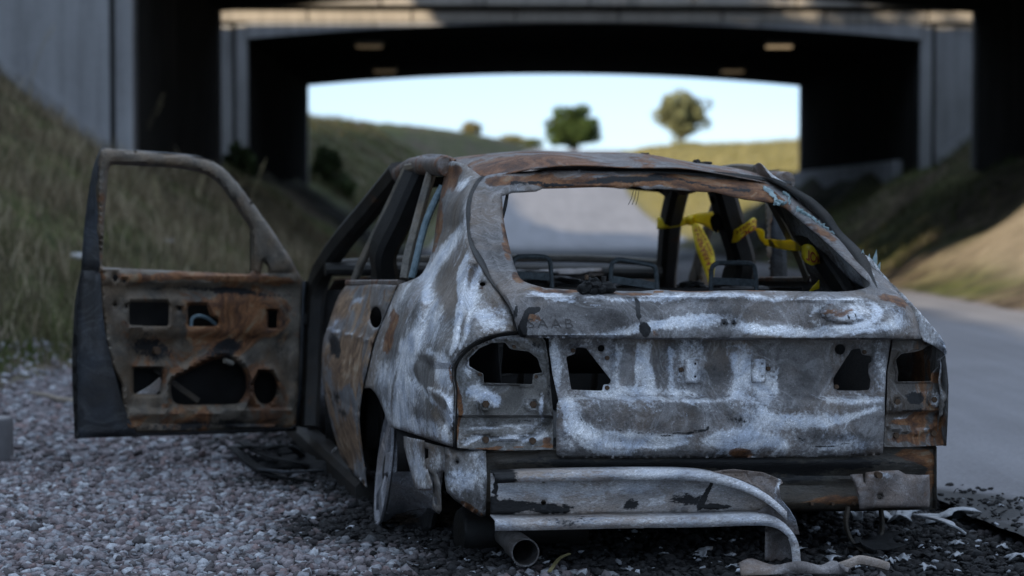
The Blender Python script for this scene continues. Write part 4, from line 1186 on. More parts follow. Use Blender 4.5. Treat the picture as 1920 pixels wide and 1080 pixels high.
# the other side: the same pressing mirrored, with its own, rustier burn
meR = quarter.data.copy()
lean = lambda z: 0.0 - 0.16 * np.clip(np.asarray(z) - 0.6, 0, 1)        # the shell leans a little to the nearside
for v in meR.vertices:
    v.co.x = -v.co.x + float(lean(v.co.z))
meR.flip_normals()
n_ = len(meR.vertices)
for kx, val in (('ash', 0.15), ('rust', 0.1), ('soot', 0.0)):
    meR.attributes[kx].data.foreach_set('value', np.full(n_, val, np.float32))
quarterR = bpy.data.objects.new('rear_quarter_panel', meR); COL.objects.link(quarterR); quarterR.parent = car
md = quarterR.modifiers.new('thickness', 'SOLIDIFY'); md.thickness = 0.002; md.offset = 0

# gutter between quarter and tailgate: a recessed channel
def chan(pts, Y0, dY, name, mat, parent, dx=8, mirror=False):
    s = spline(pts, 5)
    A = np.array([L(np.array(p[0]), np.array(p[1]), np.array(y)) for p, y in zip(s, Y0(s))])
    B = np.array([L(np.array(p[0] + dx), np.array(p[1]), np.array(y + dY)) for p, y in zip(s, Y0(s))])
    if mirror:
        A[:, 0] = -A[:, 0] + lean(A[:, 2]); B[:, 0] = -B[:, 0] + lean(B[:, 2])
    return ribbon(name, A, B, mat, parent)
seamY = lambda s: [float(tps_q(np.array([p[0]]), np.array([p[1]]))[0]) for p in s]
chan(seamA, seamY, 0.035, 'gutter', M_INNER, car, 14)
chan(seamA, seamY, 0.035, 'gutter', M_INNER, car, 14, True)

# ---------------------------------------------------------------- tail lamp recesses
lampT = [(857, 840), (857, 780), (858, 728)] + spline([(855, 708), (857, 690), (866, 672), (886, 653), (914, 639), (942, 631), (975, 628)], 3) + [(1012, 628), (1022, 640), (1029, 680), (1032, 724), (1037, 774), (1037, 843), (950, 845)]
lampH = rounded([(879, 672), (897, 654), (922, 643), (947, 642), (956, 654), (967, 656), (992, 659), (1008, 672), (1015, 694), (1018, 699), (1000, 701), (998, 721), (907, 718), (906, 701), (897, 697), (879, 687)], 3)
def surf_lamp(x, y):
    Y = 0.105 - 0.03 * np.clip((x - 860) / 170, 0, 1) + 0.0 * y
    Y = Y + np.interp(y, [630, 722, 760, 778, 781, 797, 800, 812, 845], [0.012, 0.0, -0.012, -0.014, 0.012, 0.012, -0.006, -0.012, -0.030])
    Y = Y + ridge(x, y, spline([(868, 826), (890, 814), (908, 811), (935, 820), (958, 823), (990, 815), (1012, 809), (1020, 800)], 5), 4, -0.014)
    Y = Y + ridge(x, y, [(1018, 730), (1018, 775)], 4, -0.010)
    for (bx, by, br) in ((910, 756, 15), (999, 757, 15)):
        d = np.hypot(x - bx, y - by)
        Y = Y - 0.012 * np.exp(-((d - br * 0.72) / 4) ** 2) - 0.004 * (d < 5)
    return Y
lampL = sheet('tail_lamp_recess', lampT, [lampH], surf_lamp, M_LAMPR, car, 5.0, 0.002, (5, -0.010), [
    ('ash', 905, 740, 30, 14, 15, 0.75), ('ash', 925, 752, 16, 14, 0, 0.4), ('ash', 955, 822, 70, 5, 0, 0.7), ('ash', 890, 818, 22, 5, -25, 0.7), ('ash', 1018, 755, 4, 26, 0, 0.8), ('ash', 880, 700, 10, 12, 0, 0.4), ('ash', 940, 636, 50, 5, 0, 0.35), ('ash', 1020, 815, 12, 10, 0, 0.5), ('ash', 940, 799, 60, 3, 0, 0.6), ('ash', 998, 757, 14, 14, 0, 0.35),
    ('rust', 870, 668, 10, 20, 30, 0.5), ('rust', 950, 842, 90, 5, 0, 0.7), ('rust', 1026, 830, 14, 16, 0, 0.7), ('rust', 858, 780, 5, 60, 0, 0.9), ('rust', 945, 760, 20, 14, 0, 0.3), ('rust', 905, 648, 20, 6, -30, 0.4),
    ('soot', 950, 789, 80, 7, 0, 0.55), ('soot', 1030, 700, 8, 60, 0, 0.6), ('soot', 1005, 645, 14, 12, 0, 0.5), ('soot', 900, 806, 30, 6, 0, 0.3), ('soot', 950, 830, 60, 5, 0, 0.3)])
for (bx, by, br) in ((910, 757, 0.011), (999, 758, 0.011), (910, 824, 0.010), (998, 826, 0.010), (963, 650, 0.006), (899, 701, 0.006), (1004, 706, 0.006)):
    p = L(bx, by, float(surf_lamp(np.array([float(bx)]), np.array([float(by)]))[0]))
    sweep('bolt', [p - np.array([0, 0.010, 0]), p + np.array([0, 0.006, 0])], br, None, M_BOLT, lampL, (0, 0, 1), n=6 if br > 0.01 else 9)
cutS = spline(lampcut, 4)
A = np.array([L(p[0] - 2, p[1] - 1, y) for p, y in zip(cutS, seamY(cutS))])
B = np.array([L(p[0] + (7 if p[1] > 640 else 3), p[1] + (0 if p[1] > 700 else 7), 0.125) for p in cutS])
ribbon('lamp_flange', A, B, M_INNER, car)
lampRT = [(1675, 636), (1720, 634), (1757, 638), (1768, 655), (1772, 690), (1774, 719), (1772, 774), (1770, 835), (1700, 838), (1657, 838), (1660, 780), (1663, 747), (1664, 697)]
lampRH = rounded([(1690, 663), (1715, 660), (1729, 656), (1741, 647), (1757, 648), (1763, 666), (1763, 683), (1752, 694), (1745, 702), (1746, 715), (1682, 716), (1684, 697), (1679, 674)], 4)
def surf_lampR(x, y):
    Y = 0.07 + 0.03 * np.clip((x - 1660) / 115, 0, 1)
    Y = Y + np.interp(y, [630, 716, 756, 772, 775, 788, 792, 806, 838], [0.012, 0.0, -0.012, -0.014, 0.010, 0.010, -0.006, -0.010, -0.028])
    Y = Y + ridge(x, y, spline([(1665, 800), (1690, 806), (1720, 812), (1745, 804), (1760, 795)], 4), 4, -0.012)
    for (bx, by) in ((1681, 753), (1750, 749)):
        d = np.hypot(x - bx, y - by)
        Y = Y - 0.011 * np.exp(-((d - 9) / 4) ** 2)
    return Y
lampR = sheet('tail_lamp_recess', lampRT, [lampRH], surf_lampR, M_LAMPR2, car, 5.0, 0.002, (5, -0.010), [
    ('ash', 1720, 735, 26, 8, 8, 0.55), ('ash', 1757, 755, 12, 16, 0, 0.45), ('ash', 1730, 810, 18, 4, -8, 0.8), ('ash', 1690, 785, 16, 5, 0, 0.6), ('ash', 1672, 680, 8, 30, 0, 0.3), ('ash', 1720, 645, 24, 5, 0, 0.2),
    ('soot', 1712, 745, 22, 12, 20, 0.75), ('soot', 1710, 770, 50, 4, 0, 0.5), ('soot', 1700, 796, 30, 6, 0, 0.3), ('rust', 1690, 825, 40, 10, 0, 0.5), ('rust', 1752, 706, 12, 10, 0, 0.8), ('rust', 1690, 792, 26, 4, 0, 0.7), ('rust', 1765, 815, 8, 20, 0, 0.6)])
for (bx, by, br) in ((1681, 753, 0.010), (1750, 749, 0.010), (1679, 816, 0.010), (1749, 812, 0.010)):
    p = L(bx, by, float(surf_lampR(np.array([float(bx)]), np.array([float(by)]))[0]))
    sweep('bolt', [p - np.array([0, 0.010, 0]), p + np.array([0, 0.006, 0])], br, None, M_BOLT, lampR, (0, 0, 1), n=6)
sd = [(1757, 636), (1768, 652), (1773, 690), (1776, 722), (1775, 775), (1772, 836)]
ribbon('lamp_flange', [L(x + 2, y, 0.045) for x, y in sd], [L(x - 3, y, 0.115) for x, y in sd], M_INNER, car)
ribbon('corner_side', [L(x + 2, y, 0.045) for x, y in sd], [L(x + 1, y, 0.045) + np.array([0.03, 0.62, 0.0]) for x, y in sd], M_LAMPR2, car)

# ---------------------------------------------------------------- valance under the tailgate
def surf_val(x, y):
    return 0.055 + 0.012 * np.sin(y / 14.0) * box(x, y, 930, 1740, 860, 950, 6) + 0.03 * ((x - 1330) / 420) ** 2 + ridge(x, y, [(1200, 905), (1600, 900)], 5, -0.010) + 0.01 * np.clip((y - 940) / 15, 0, 1)
val = sheet('rear_valance', [(905, 843), (1040, 840), (1660, 832), (1755, 836), (1755, 900), (1752, 955), (1600, 958), (1380, 960), (1000, 965), (908, 967)], [circ(1400, 944, 4, n=8), circ(1440, 946, 3, n=8)], surf_val, M_VAL, car, 6, 0.002, (5, 0.012), [
    ('soot', 1330, 870, 330, 14, 0, 0.7), ('rust', 1720, 860, 40, 14, 8, 0.8), ('rust', 960, 855, 50, 14, 0, 0.3), ('ash', 960, 862, 40, 9, -10, 0.35), ('rust', 1740, 900, 12, 60, 0, 0.4), ('soot', 1500, 895, 60, 8, 0, 0.3), ('ash', 1530, 925, 120, 14, 0, 0.35), ('rust', 1560, 940, 90, 10, 0, 0.4), ('ash', 1700, 880, 30, 8, 0, 0.4)], buckle=0.004)
for bx in (1520, 1560, 1600):
    p = L(float(bx), 944.0, 0.05); sweep('bolt', [p - np.array([0, 0.012, 0]), p + np.array([0, 0.004, 0])], 0.005, None, M_BOLT, val, (0, 0, 1), n=8)
ribbon('valance_side', [L(1756, y, 0.075) for y in (838, 870, 900, 955)], [L(1754, y, 0.075) + np.array([0.02, 0.5, 0]) for y in (838, 870, 900, 955)], M_VAL, car)
# lower corner of the quarter, liner flap and bumper bracket at the left
sheet('lower_corner_panel', [(835, 838), (860, 842), (911, 846), (913, 900), (910, 967), (902, 969), (880, 956), (851, 936), (838, 922), (834, 900)], [circ(858, 866, 3, n=8)], lambda x, y: 0.14 - 0.10 * (x - 835) / 76 - 0.03 * np.sin((y - 840) / 40) + ridge(x, y, [(842, 845), (848, 890)], 4, -0.012), M_QUART, car, 6, 0.002, (4, 0.01), [
    ('ash', 870, 900, 26, 24, 0, 0.5), ('ash', 905, 900, 7, 50, 0, 0.3), ('soot', 880, 860, 34, 12, 10, 0.6), ('soot', 885, 935, 26, 7, 25, 0.4), ('rust', 880, 955, 30, 6, 30, 0.9), ('rust', 902, 885, 4, 30, 0, 0.5)])
sheet('arch_liner', [(757, 818), (796, 826), (797, 863), (811, 909), (809, 919), (782, 919), (776, 907), (758, 838)], [], lambda x, y: 0.52 - 0.006 * (x - 757) + 0.02 * np.sin((y - 820) / 30), M_QUART, car, 6, 0.002, (5, 0.015), [
    ('ash', 785, 880, 18, 40, -15, 0.45), ('rust', 796, 914, 20, 5, 0, 0.9), ('soot', 765, 825, 20, 8, 0, 0.6)])
sheet('bumper_bracket', [(796, 829), (834, 838), (838, 884), (820, 886), (827, 910), (828, 957), (823, 964), (811, 954), (813, 895), (799, 880), (797, 862), (804, 858), (804, 842), (797, 840)], [rounded([(814, 930), (820, 932), (820, 948), (815, 944)], 1.5)], lambda x, y: 0.30 - 0.003 * (x - 796) + 0.0 * y, M_QUART, car, 5, 0.003, (3, 0.006), [
    ('ash', 820, 860, 16, 20, 0, 0.2), ('rust', 820, 935, 9, 30, 0, 0.55), ('rust', 800, 848, 5, 14, 0, 0.6)])

# ---------------------------------------------------------------- bumper beam, torn and hanging
Yw = -0.035
def surf_web(x, y):
    return Yw + 0.004 * np.sin(x / 37) - 0.07 * np.clip((x - 1330) / 130, 0, 1) ** 2
bump = empty('bumper_beam'); bump.parent = car
sheet('web', [(920, 884), (1280, 880), (1330, 884), (1380, 896), (1425, 915), (1452, 938), (1440, 957), (1300, 960), (920, 966)], [circ(1019, 901, 5, n=10), circ(1019, 942, 5, n=10)], surf_web, M_BUMP, bump, 7, 0.003, None, [
    ('ash', 1160, 905, 260, 30, 0, 0.14), ('ash', 960, 910, 40, 26, 0, 0.35), ('ash', 1030, 905, 30, 30, 0, 0.75), ('ash', 1110, 905, 40, 20, 0, 0.15), ('ash', 1190, 910, 40, 20, 0, 0.3), ('ash', 1220, 945, 24, 10, 0, 0.3), ('ash', 1290, 935, 34, 16, 0, 0.15), ('soot', 945, 955, 40, 14, 0, 1.1), ('soot', 935, 888, 30, 6, 0, 0.9), ('soot', 1030, 950, 50, 10, 0, 0.75), ('soot', 1180, 946, 18, 12, 0, 0.7), ('soot', 1290, 940, 50, 12, 0, 0.55), ('soot', 925, 925, 6, 40, 0, 0.9), ('soot', 1063, 905, 7, 40, 0, 0.35), ('soot', 1322, 925, 3, 34, 25, 0.9), ('ash', 1345, 905, 26, 14, 10, 0.4), ('soot', 1350, 948, 30, 5, 0, 0.9)])
up_path = [(919, 882), (1000, 879), (1100, 877), (1200, 876), (1280, 877), (1330, 883), (1380, 897), (1425, 920), (1462, 952)]
lo_path = [(919, 966), (1000, 965), (1150, 962), (1300, 960), (1400, 957), (1440, 962), (1466, 982), (1482, 1010), (1487, 1052)]
s1 = spline(up_path, 6)
A = np.array([L(p[0], p[1], float(surf_web(np.array([p[0]]), np.array([p[1]]))[0])) for p in s1])
B = A + np.array([0, -0.062, -0.004]); C = B + np.array([0, -0.003, -0.026])
for nm, a_, b_ in (('top_flange', A, B), ('flange_lip', B, C)):
    o = ribbon(nm, a_, b_, M_BUMP, bump, 0.003)
    xs = np.array([p[0] for p in s1]); blob_attr(o.data, np.tile(xs, 2), np.full(2 * len(xs), 880.0), [('ash', 1200, 880, 200, 40, 0, 0.35), ('soot', 930, 880, 26, 40, 0, 1.0), ('soot', 1010, 880, 50, 40, 0, 0.3), ('ash', 1420, 880, 60, 60, 0, 0.4)])
s2 = spline(lo_path, 6)
A = np.array([L(p[0], p[1], float(surf_web(np.array([min(p[0], 1400.0)]), np.array([p[1]]))[0])) for p in s2])
B = A + np.array([0, -0.065, -0.006]); C = B + np.array([0, -0.002, -0.030])
C[-9:] = B[-9:] + np.array([0.004, -0.002, 0.004]) + (A[-9:] - B[-9:]) * 0.0 + np.array([-0.03, 0, -0.004])
for nm, a_, b_ in (('bottom_flange', A, B), ('flange_lip', B, C)):
    o = ribbon(nm, a_, b_, M_BUMP, bump, 0.003)
    xs = np.array([p[0] for p in s2]); blob_attr(o.data, np.tile(xs, 2), np.full(2 * len(xs), 880.0), [('ash', 1300, 880, 170, 40, 0, 0.3), ('ash', 1440, 880, 50, 60, 0, 0.4), ('soot', 1050, 880, 90, 40, 0, 0.25)])
sheet('torn_plate', [(1330, 884), (1375, 880), (1430, 886), (1465, 900), (1468, 906), (1460, 910), (1463, 935), (1480, 955), (1492, 975), (1499, 1002), (1493, 1002), (1470, 990), (1445, 985), (1420, 960), (1445, 945), (1425, 915), (1380, 896)], [], lambda x, y: -0.045 - 0.05 * np.clip((x - 1340) / 120, 0, 1) - 0.03 * np.sin((y - 880) / 30) * np.clip((x - 1400) / 60, 0, 1), M_BUMPB, bump, 6, 0.0025, (4, -0.01), [
    ('ash', 1480, 960, 14, 40, -30, 0.6), ('ash', 1462, 905, 5, 14, 0, 0.8)])
sheet('hanging_plate', [(1435, 978), (1470, 985), (1485, 1015), (1488, 1056), (1470, 1056), (1434, 1050)], [], lambda x, y: -0.075 + 0.025 * np.sin((x - 1434) / 18), M_BUMPB, bump, 6, 0.0025, (3, 0.004))
rb = sheet('bumper_end_plate', [(1594, 890), (1617, 889), (1619, 904), (1622, 906), (1623, 886), (1650, 883), (1684, 882), (1697, 889), (1720, 891), (1742, 890), (1743, 925), (1742, 951), (1690, 952), (1640, 953), (1612, 956), (1609, 935), (1604, 912)], [circ(1649, 932, 5, n=10)], lambda x, y: -0.01 - 0.02 * np.clip((x - 1594) / 60, 0, 1) + 0.03 * np.clip((x - 1690) / 52, 0, 1) + 0.008 * np.sin(x / 14 + y / 20), M_BUMPB, bump, 5, 0.003, (3, 0.006), [
    ('ash', 1650, 895, 30, 9, 0, 0.75), ('ash', 1680, 948, 60, 4, 0, 0.4), ('rust', 1735, 925, 8, 26, 0, 0.4)])
p = L(1648, 891, -0.05)
sweep('bolt', [p - np.array([0, 0.008, 0]), p + np.array([0, 0.02, 0])], 0.010, None, M_BOLT, bump, (0, 0, 1), n=10)

# tow loop, exhaust
loop = [(1590, 950), (1586, 980), (1592, 1005), (1604, 1024), (1621, 1033), (1636, 1027), (1651, 1003), (1654, 980), (1651, 950)]
sweep('tow_loop', spline([L(x, y, 0.05 if i < 5 else 0.10) for i, (x, y) in enumerate(loop)], 5), 0.010, 0.022, M_VAL, car, (0, 1, 0))
e0, e1 = L(985, 1036, -0.03), L(955, 1010, 0.28)
ring = []
ax = (e0 - e1) / np.linalg.norm(e0 - e1)
prof = [(0.0, 0.030), (0.22, 0.030), (0.26, 0.040), (0.44, 0.0415), (0.447, 0.0425), (0.447, 0.038), (0.30, 0.036), (0.02, 0.034)]
def lathe(name, origin, axis, prof, mat, parent, n=24, smooth=40):
    axis = np.array(axis) / np.linalg.norm(axis)
    s = np.cross(axis, [0, 0, 1.0]); s /= np.linalg.norm(s); q = np.cross(s, axis)
    V = []; Fc = []
    for (t, r) in prof:
        for a in np.linspace(0, 2 * math.pi, n, endpoint=False):
            V.append(np.array(origin) + axis * t + (s * math.cos(a) + q * math.sin(a)) * r)
    for i in range(len(prof) - 1):
        for j in range(n):
            Fc.append((i * n + j, i * n + (j + 1) % n, (i + 1) * n + (j + 1) % n, (i + 1) * n + j))
    return link(name, mesh_from(name, V, Fc), mat, parent, smooth)
M_PIPE = burnt('exhaust_steel', base=(0.05, 0.045, 0.042), base2=(0.12, 0.11, 0.105), ash_bias=-0.3, rust_bias=-0.4, soot_bias=-0.2, seed=21, flow=0.4)
lathe('exhaust_pipe', e0 - ax * 0.447, ax, prof, M_PIPE, car, 28)
mu = L(950, 985, 0.45)
lathe('silencer', mu + np.array([-0.16, 0, -0.02]), (1, 0.05, 0), [(0, 0.0), (0.004, 0.075), (0.02, 0.085), (0.40, 0.085), (0.416, 0.075), (0.42, 0.0)], M_SOOT, car, 22)

# ---------------------------------------------------------------- roof, rails, pillars (in the car's own metres)
def grid_local(name, Xs, Ys, zf, mat, thick=0.003, blobs=(), xf=None):
    X, Y = np.meshgrid(Xs, Ys)
    XX = xf(X, Y) if xf else X
    Z = zf(X, Y)
    P = np.stack([XX, Y, Z], -1).reshape(-1, 3)
    nu, nv = len(Xs), len(Ys)
    i = np.arange((nv - 1) * (nu - 1)); a = (i // (nu - 1)) * nu + i % (nu - 1)
    me = mesh_np(name, P, np.stack([a, a + 1, a + nu + 1, a + nu], -1), per=4)
    blob_attr(me, P[:, 0], P[:, 1], blobs)
    o = link(name, me, mat, car, 40)
    md = o.modifiers.new('thickness', 'SOLIDIFY'); md.thickness = thick; md.offset = 0
    return o
ZR = ([.70, .80, .95, 1.15, 1.5, 1.8, 2.3], [1.213, 1.242, 1.269, 1.288, 1.296, 1.289, 1.248])
zc_roof = lambda Y: (np.interp(Y - 0.06, *ZR) + np.interp(Y + 0.06, *ZR)) / 2
rw = lambda Y: np.interp(Y, [.70, .9, 1.5, 1.9, 2.3], [.555, .585, .605, .60, .565])
def roof_z(T, Y):
    t = np.abs(T)
    z = zc_roof(Y) - 0.018 * t ** 2 - 0.058 * t ** 6 - 0.012 * T - 0.026 * np.clip(T, 0, 1) ** 2
    return z + 0.006 * np.sin(9 * T + 3 * Y) * np.sin(5 * Y) - 0.012 * np.exp(-((T - 0.55) / 0.25) ** 2 - ((Y - 1.1) / 0.3) ** 2)
roof = grid_local('roof', np.linspace(-1, 1, 61), np.linspace(0.735, 2.28, 60), roof_z, M_ROOF, 0.003, [
    ('ash', -0.1, 1.2, 0.5, 0.12, 0, 0.25), ('rust', -0.45, 0.85, 0.25, 0.15, 0, 0.4), ('ash', 0.35, 0.95, 0.2, 0.08, 0, 0.35), ('ash', -0.55, 1.7, 0.06, 0.3, 0, 0.5)], xf=lambda T, Y: T * rw(Y))
# rear rail under the roof edge (dark) and the cross rails
sweep('rear_roof_rail', spline([(-0.55, 0.80, 1.170), (-0.3, 0.79, 1.192), (0, 0.785, 1.200), (0.3, 0.79, 1.188), (0.55, 0.80, 1.158)], 5), 0.05, 0.05, M_SOOT, car)
sweep('front_roof_rail', spline([(-0.54, 2.25, 1.188), (0, 2.29, 1.222), (0.54, 2.25, 1.178)], 6), 0.06, 0.045, M_SOOT, car)
def both(fn):
    for s in (-1, 1):
        fn(s)
def mir(p, s):
    return (abs(p[0]) * s, p[1], p[2])
def lp(px, py, Y):
    return tuple(L(np.array(float(px)), np.array(float(py)), np.array(float(Y))))
# measured on the visible side, mirrored to the other
cant = [lp(836, 312, 1.0), lp(808, 312, 1.3), lp(775, 312, 1.75), lp(748, 328, 2.12)]
A_pil = [lp(750, 322, 2.15), lp(690, 395, 2.5), lp(640, 455, 2.77), lp(600, 520, 3.0), lp(588, 600, 3.02), lp(584, 700, 3.0), lp(580, 800, 2.95)]
B_pil = [lp(774, 318, 1.66), lp(737, 400, 1.71), lp(704, 470, 1.76), lp(677, 527, 1.80), lp(650, 640, 1.84), lp(650, 760, 1.84), lp(668, 880, 1.82)]
frontbar = [lp(764, 315, 1.72), lp(735, 376, 1.80), lp(705, 438, 1.88), lp(680, 488, 1.95), lp(664, 527, 2.0)]
rearbar = [lp(812, 314, 1.30), lp(797, 365, 1.25), lp(779, 430, 1.19), lp(765, 480, 1.15), lp(757, 528, 1.11)]
for s in (-1, 1):
    up_ = (1, 0, 0.3)
    dz = np.array([0, 0, -0.045 if s > 0 else 0.0])
    q = lambda pts: spline([np.array(mir(p, s)) + dz for p in pts], 5)
    sweep('cant_rail', q(cant), 0.034, 0.028, M_ROOF, car, up_, n=14)
    sweep('windscreen_pillar', q(A_pil), 0.085, 0.085, M_INNER, car, up_)
    sweep('centre_pillar', q([(abs(p_[0]) - (0.03 if i_ < 3 else 0.09), p_[1], p_[2]) for i_, p_ in enumerate(B_pil)]), 0.13, 0.085, M_SOOT, car, up_)
    sweep('rear_inner_pillar', q([(0.585 - 0.04 * (s < 0), 1.02, 1.195), (0.63 - 0.05 * (s < 0), 0.86, 1.05), (0.68 - 0.05 * (s < 0), 0.62, 0.86), (0.70 - 0.04 * (s < 0), 0.5, 0.75)]), 0.10, 0.04, M_SOOT, car, up_)
sheet('roof_side', spline([(757, 318), (764, 308), (776, 297), (800, 289.5), (836, 291), (856, 300)], 4) + [(850, 306), (838, 314), (812, 318), (785, 316)], [], lambda x, y: np.interp(x, [757, 836, 856], [1.82, 1.04, 0.93]) + 0.0 * y, M_ROOF, car, 4, 0.003, (5, 0.03), [('ash', 795, 293, 30, 6, -8, 0.9), ('rust', 830, 300, 20, 10, 0, 0.4)])
# charred trim hanging from the offside centre pillar
for (x, y, Y, sz) in ((1345, 372, 1.68, (0.025, 0.03, 0.03)), (1343, 415, 1.72, (0.02, 0.03, 0.035)), (1352, 425, 1.72, (0.018, 0.02, 0.02)), (770, 380, 1.9, (0.012, 0.03, 0.02)), (758, 412, 1.92, (0.015, 0.03, 0.03))):
    lump('charred_trim', lp(x, y, Y), sz, M_BLACK, car, 2, 0.4, int(x))

# ---------------------------------------------------------------- rear doors
rdT = spline([(650, 534), (633, 560), (615, 613), (606, 643), (604, 699), (609, 738), (622, 796), (638, 850), (648, 868)], 4) + [(668, 892), (688, 914)] + spline([(684, 880), (679, 840), (674, 795), (675, 765), (680, 728)], 3) + spline([(699, 643), (726, 579), (744, 535)], 4) + [(700, 533)]
tps_d = TPS([(650, 534, 2.32), (633, 560, 2.32), (615, 613, 2.31), (606, 643, 2.30), (604, 699, 2.30), (609, 738, 2.29), (622, 796, 2.28), (638, 850, 2.27), (648, 868, 2.2), (668, 892, 1.75), (688, 914, 1.32), (684, 880, 1.31), (679, 840, 1.30), (674, 795, 1.28), (675, 765, 1.25), (680, 728, 1.22), (699, 643, 1.19), (726, 579, 1.13), (744, 535, 1.08),
             (700, 533, 1.62), (660, 640, 1.62), (650, 700, 1.62), (650, 780, 1.62), (690, 580, 1.55), (660, 570, 1.95), (632, 660, 1.95), (628, 740, 1.95), (640, 800, 1.9)], 1e-4)
RD = lambda Y: np.where(np.asarray(Y) > 1.08, 1.08 + (np.asarray(Y) - 1.08) * 0.75, Y)
def surf_rd(x, y):
    Y = RD(tps_d(x, y))
    Y = Y + ridge(x, y, spline([(612, 613), (655, 626), (699, 641)], 5), 3, -0.03)
    Y = Y + ridge(x, y, [(608, 735), (640, 750), (674, 772)], 2.5, 0.03)
    return Y
rear_door = sheet('rear_door', rdT, [circ(705, 595, 11.5, 20, 20)], surf_rd, M_DOORSKIN, car, 5.5, 0.003, (4, 0.012), [
    ('rust', 645, 575, 20, 26, 20, 0.45), ('rust', 655, 660, 30, 26, 0, 0.35), ('rust', 640, 690, 30, 30, 0, 0.35), ('rust', 650, 830, 26, 40, 0, 0.4), ('rust', 700, 640, 10, 20, 0, 0.3),
    ('soot', 628, 650, 14, 32, 0, 0.9), ('soot', 632, 745, 18, 30, -15, 0.75), ('soot', 650, 775, 14, 14, 0, 0.6), ('soot', 660, 610, 5, 20, 0, 0.5), ('soot', 648, 585, 10, 18, 10, 0.5), ('soot', 675, 610, 4, 20, 0, 0.4),
    ('ash', 655, 700, 14, 7, 10, 0.75), ('ash', 636, 596, 8, 18, 15, 0.5), ('ash', 672, 568, 18, 8, -25, 0.6), ('ash', 670, 700, 14, 60, 10, 0.25), ('ash', 640, 850, 10, 30, -15, 0.4), ('ash', 665, 880, 8, 30, -15, 0.35), ('ash', 650, 628, 40, 3, 15, 0.8), ('ash', 720, 560, 14, 20, 0, 0.2)])
meR = rear_door.data.copy()
for v in meR.vertices: v.co.x = -v.co.x
meR.flip_normals()
rdR = bpy.data.objects.new('rear_door', meR); COL.objects.link(rdR); rdR.parent = car
md = rdR.modifiers.new('thickness', 'SOLIDIFY'); md.thickness = 0.003; md.offset = 0
for s, par in ((-1, rear_door), (1, rdR)):
    q = lambda pts: spline([np.array(mir(p, s)) for p in pts], 5)
    sweep('window_frame', q(frontbar), 0.040, 0.022, M_FRAME, par, (1, 0, 0.3))
    sweep('window_frame', q(rearbar), 0.070, 0.030, M_FRAME, par, (1, 0, 0.3))
    sweep('window_frame', q([frontbar[0], tuple((np.array(frontbar[0]) + np.array(rearbar[0])) / 2 + np.array([0.004, 0, 0.006])), rearbar[0]]), 0.03, 0.03, M_FRAME, par)
    b0, b1 = L(654, 530, RD(2.33)), L(752, 530, 1.10)
    sweep('belt_rail', [mir(b0, s), mir((b0 + b1) / 2, s), mir(b1, s)], 0.03, 0.022, M_ROOF, par)
    # inner skin, so the shell is not see-through
    inn = [L(x, y, RD(Y)) for x, y, Y in ((650, 545, 2.3), (607, 660, 2.3), (612, 740, 2.28), (645, 865, 2.2))]
    inb = [L(x, y, RD(Y)) for x, y, Y in ((740, 545, 1.1), (699, 650, 1.2), (680, 740, 1.24), (684, 880, 1.31))]
    inn = [np.array([(abs(p[0]) - 0.07) * s, p[1], p[2]]) for p in inn]; inb = [np.array([(abs(p[0]) - 0.07) * s, p[1], p[2]]) for p in inb]
    ribbon('inner_skin', inn, inb, M_SOOT, par, 0.002)
    # edge closing the front of the door
    ed = [(650, 534), (633, 560), (615, 613), (606, 643), (604, 699), (609, 738), (622, 796), (638, 850)]
    e_ = [np.array(mir(L(x, y, RD(Y)), s)) for (x, y), Y in zip(ed, (2.32, 2.32, 2.31, 2.30, 2.30, 2.29, 2.28, 2.27))]
    ribbon('door_edge', e_, [p + np.array([-0.07 * s, 0.0, 0]) for p in e_], M_INNER, par, 0.002)
# rolled blue strap in the quarter window
strap = [lp(830, 349, 1.12), lp(818, 372, 1.12), lp(802, 408, 1.10), lp(789, 450, 1.08), lp(780, 490, 1.06), lp(772, 522, 1.05)]
sweep('seat_belt', spline(strap, 6), 0.013, 0.020, M_BELT, car, (0, 1, 0), n=10)

# ---------------------------------------------------------------- sills, floor, inner panels, front end
for s in (-1, 1):
    a, b_ = LX(690, 922, -0.80), LX(556, 800, -0.80)
    pts = [np.array(mir(a + np.array([0, -0.05, 0]), s)), np.array(mir((a + b_) / 2, s)), np.array(mir(b_, s))]
    sweep('sill', pts, 0.11, 0.09, M_INNER, car)
    # inner quarter / wheel house
    V = [(0.60 * s, y, z) for y, z in ((0.12, 0.78), (0.5, 0.72), (1.3, 0.72), (1.3, 0.2), (0.5, 0.22), (0.12, 0.25))]
    ribbon('inner_side', [(0.64 * s, 0.13, 0.76), (0.66 * s, 0.6, 0.70), (0.66 * s, 1.2, 0.66)], [(0.60 * s, 0.13, 0.24), (0.60 * s, 0.6, 0.40), (0.60 * s, 1.2, 0.30)], M_SOOT, car, 0.003, mids=3)
    hub = np.array([0.0, 0.98, 0.30])
    an = np.linspace(-0.1, math.pi + 0.1, 15)
    ribbon('wheel_house', [(0.62 * s, 0.98 + 0.34 * math.cos(a_), 0.26 + 0.34 * math.sin(a_)) for a_ in an], [(0.855 * s, 0.98 + 0.33 * math.cos(a_), 0.26 + 0.315 * math.sin(a_)) for a_ in an], M_SOOT, car, 0.002)
grid_local('floor_pan', np.linspace(-0.76, 0.76, 20), np.linspace(0.10, 3.0, 30), lambda X, Y: 0.235 - 0.028 * Y + 0.10 * np.exp(-(X / 0.12) ** 2) * (Y > 1.2) + 0.05 * (Y < 1.3) + 0.006 * np.sin(X * 30) * np.sin(Y * 9), M_SOOT, 0.004)
ribbon('parcel_edge', [(x, 0.175, 0.735) for x in (-0.60, -0.2, 0.2, 0.60)], [(x, 0.20, 0.66) for x in (-0.60, -0.2, 0.2, 0.60)], M_SOOT, car, 0.002)
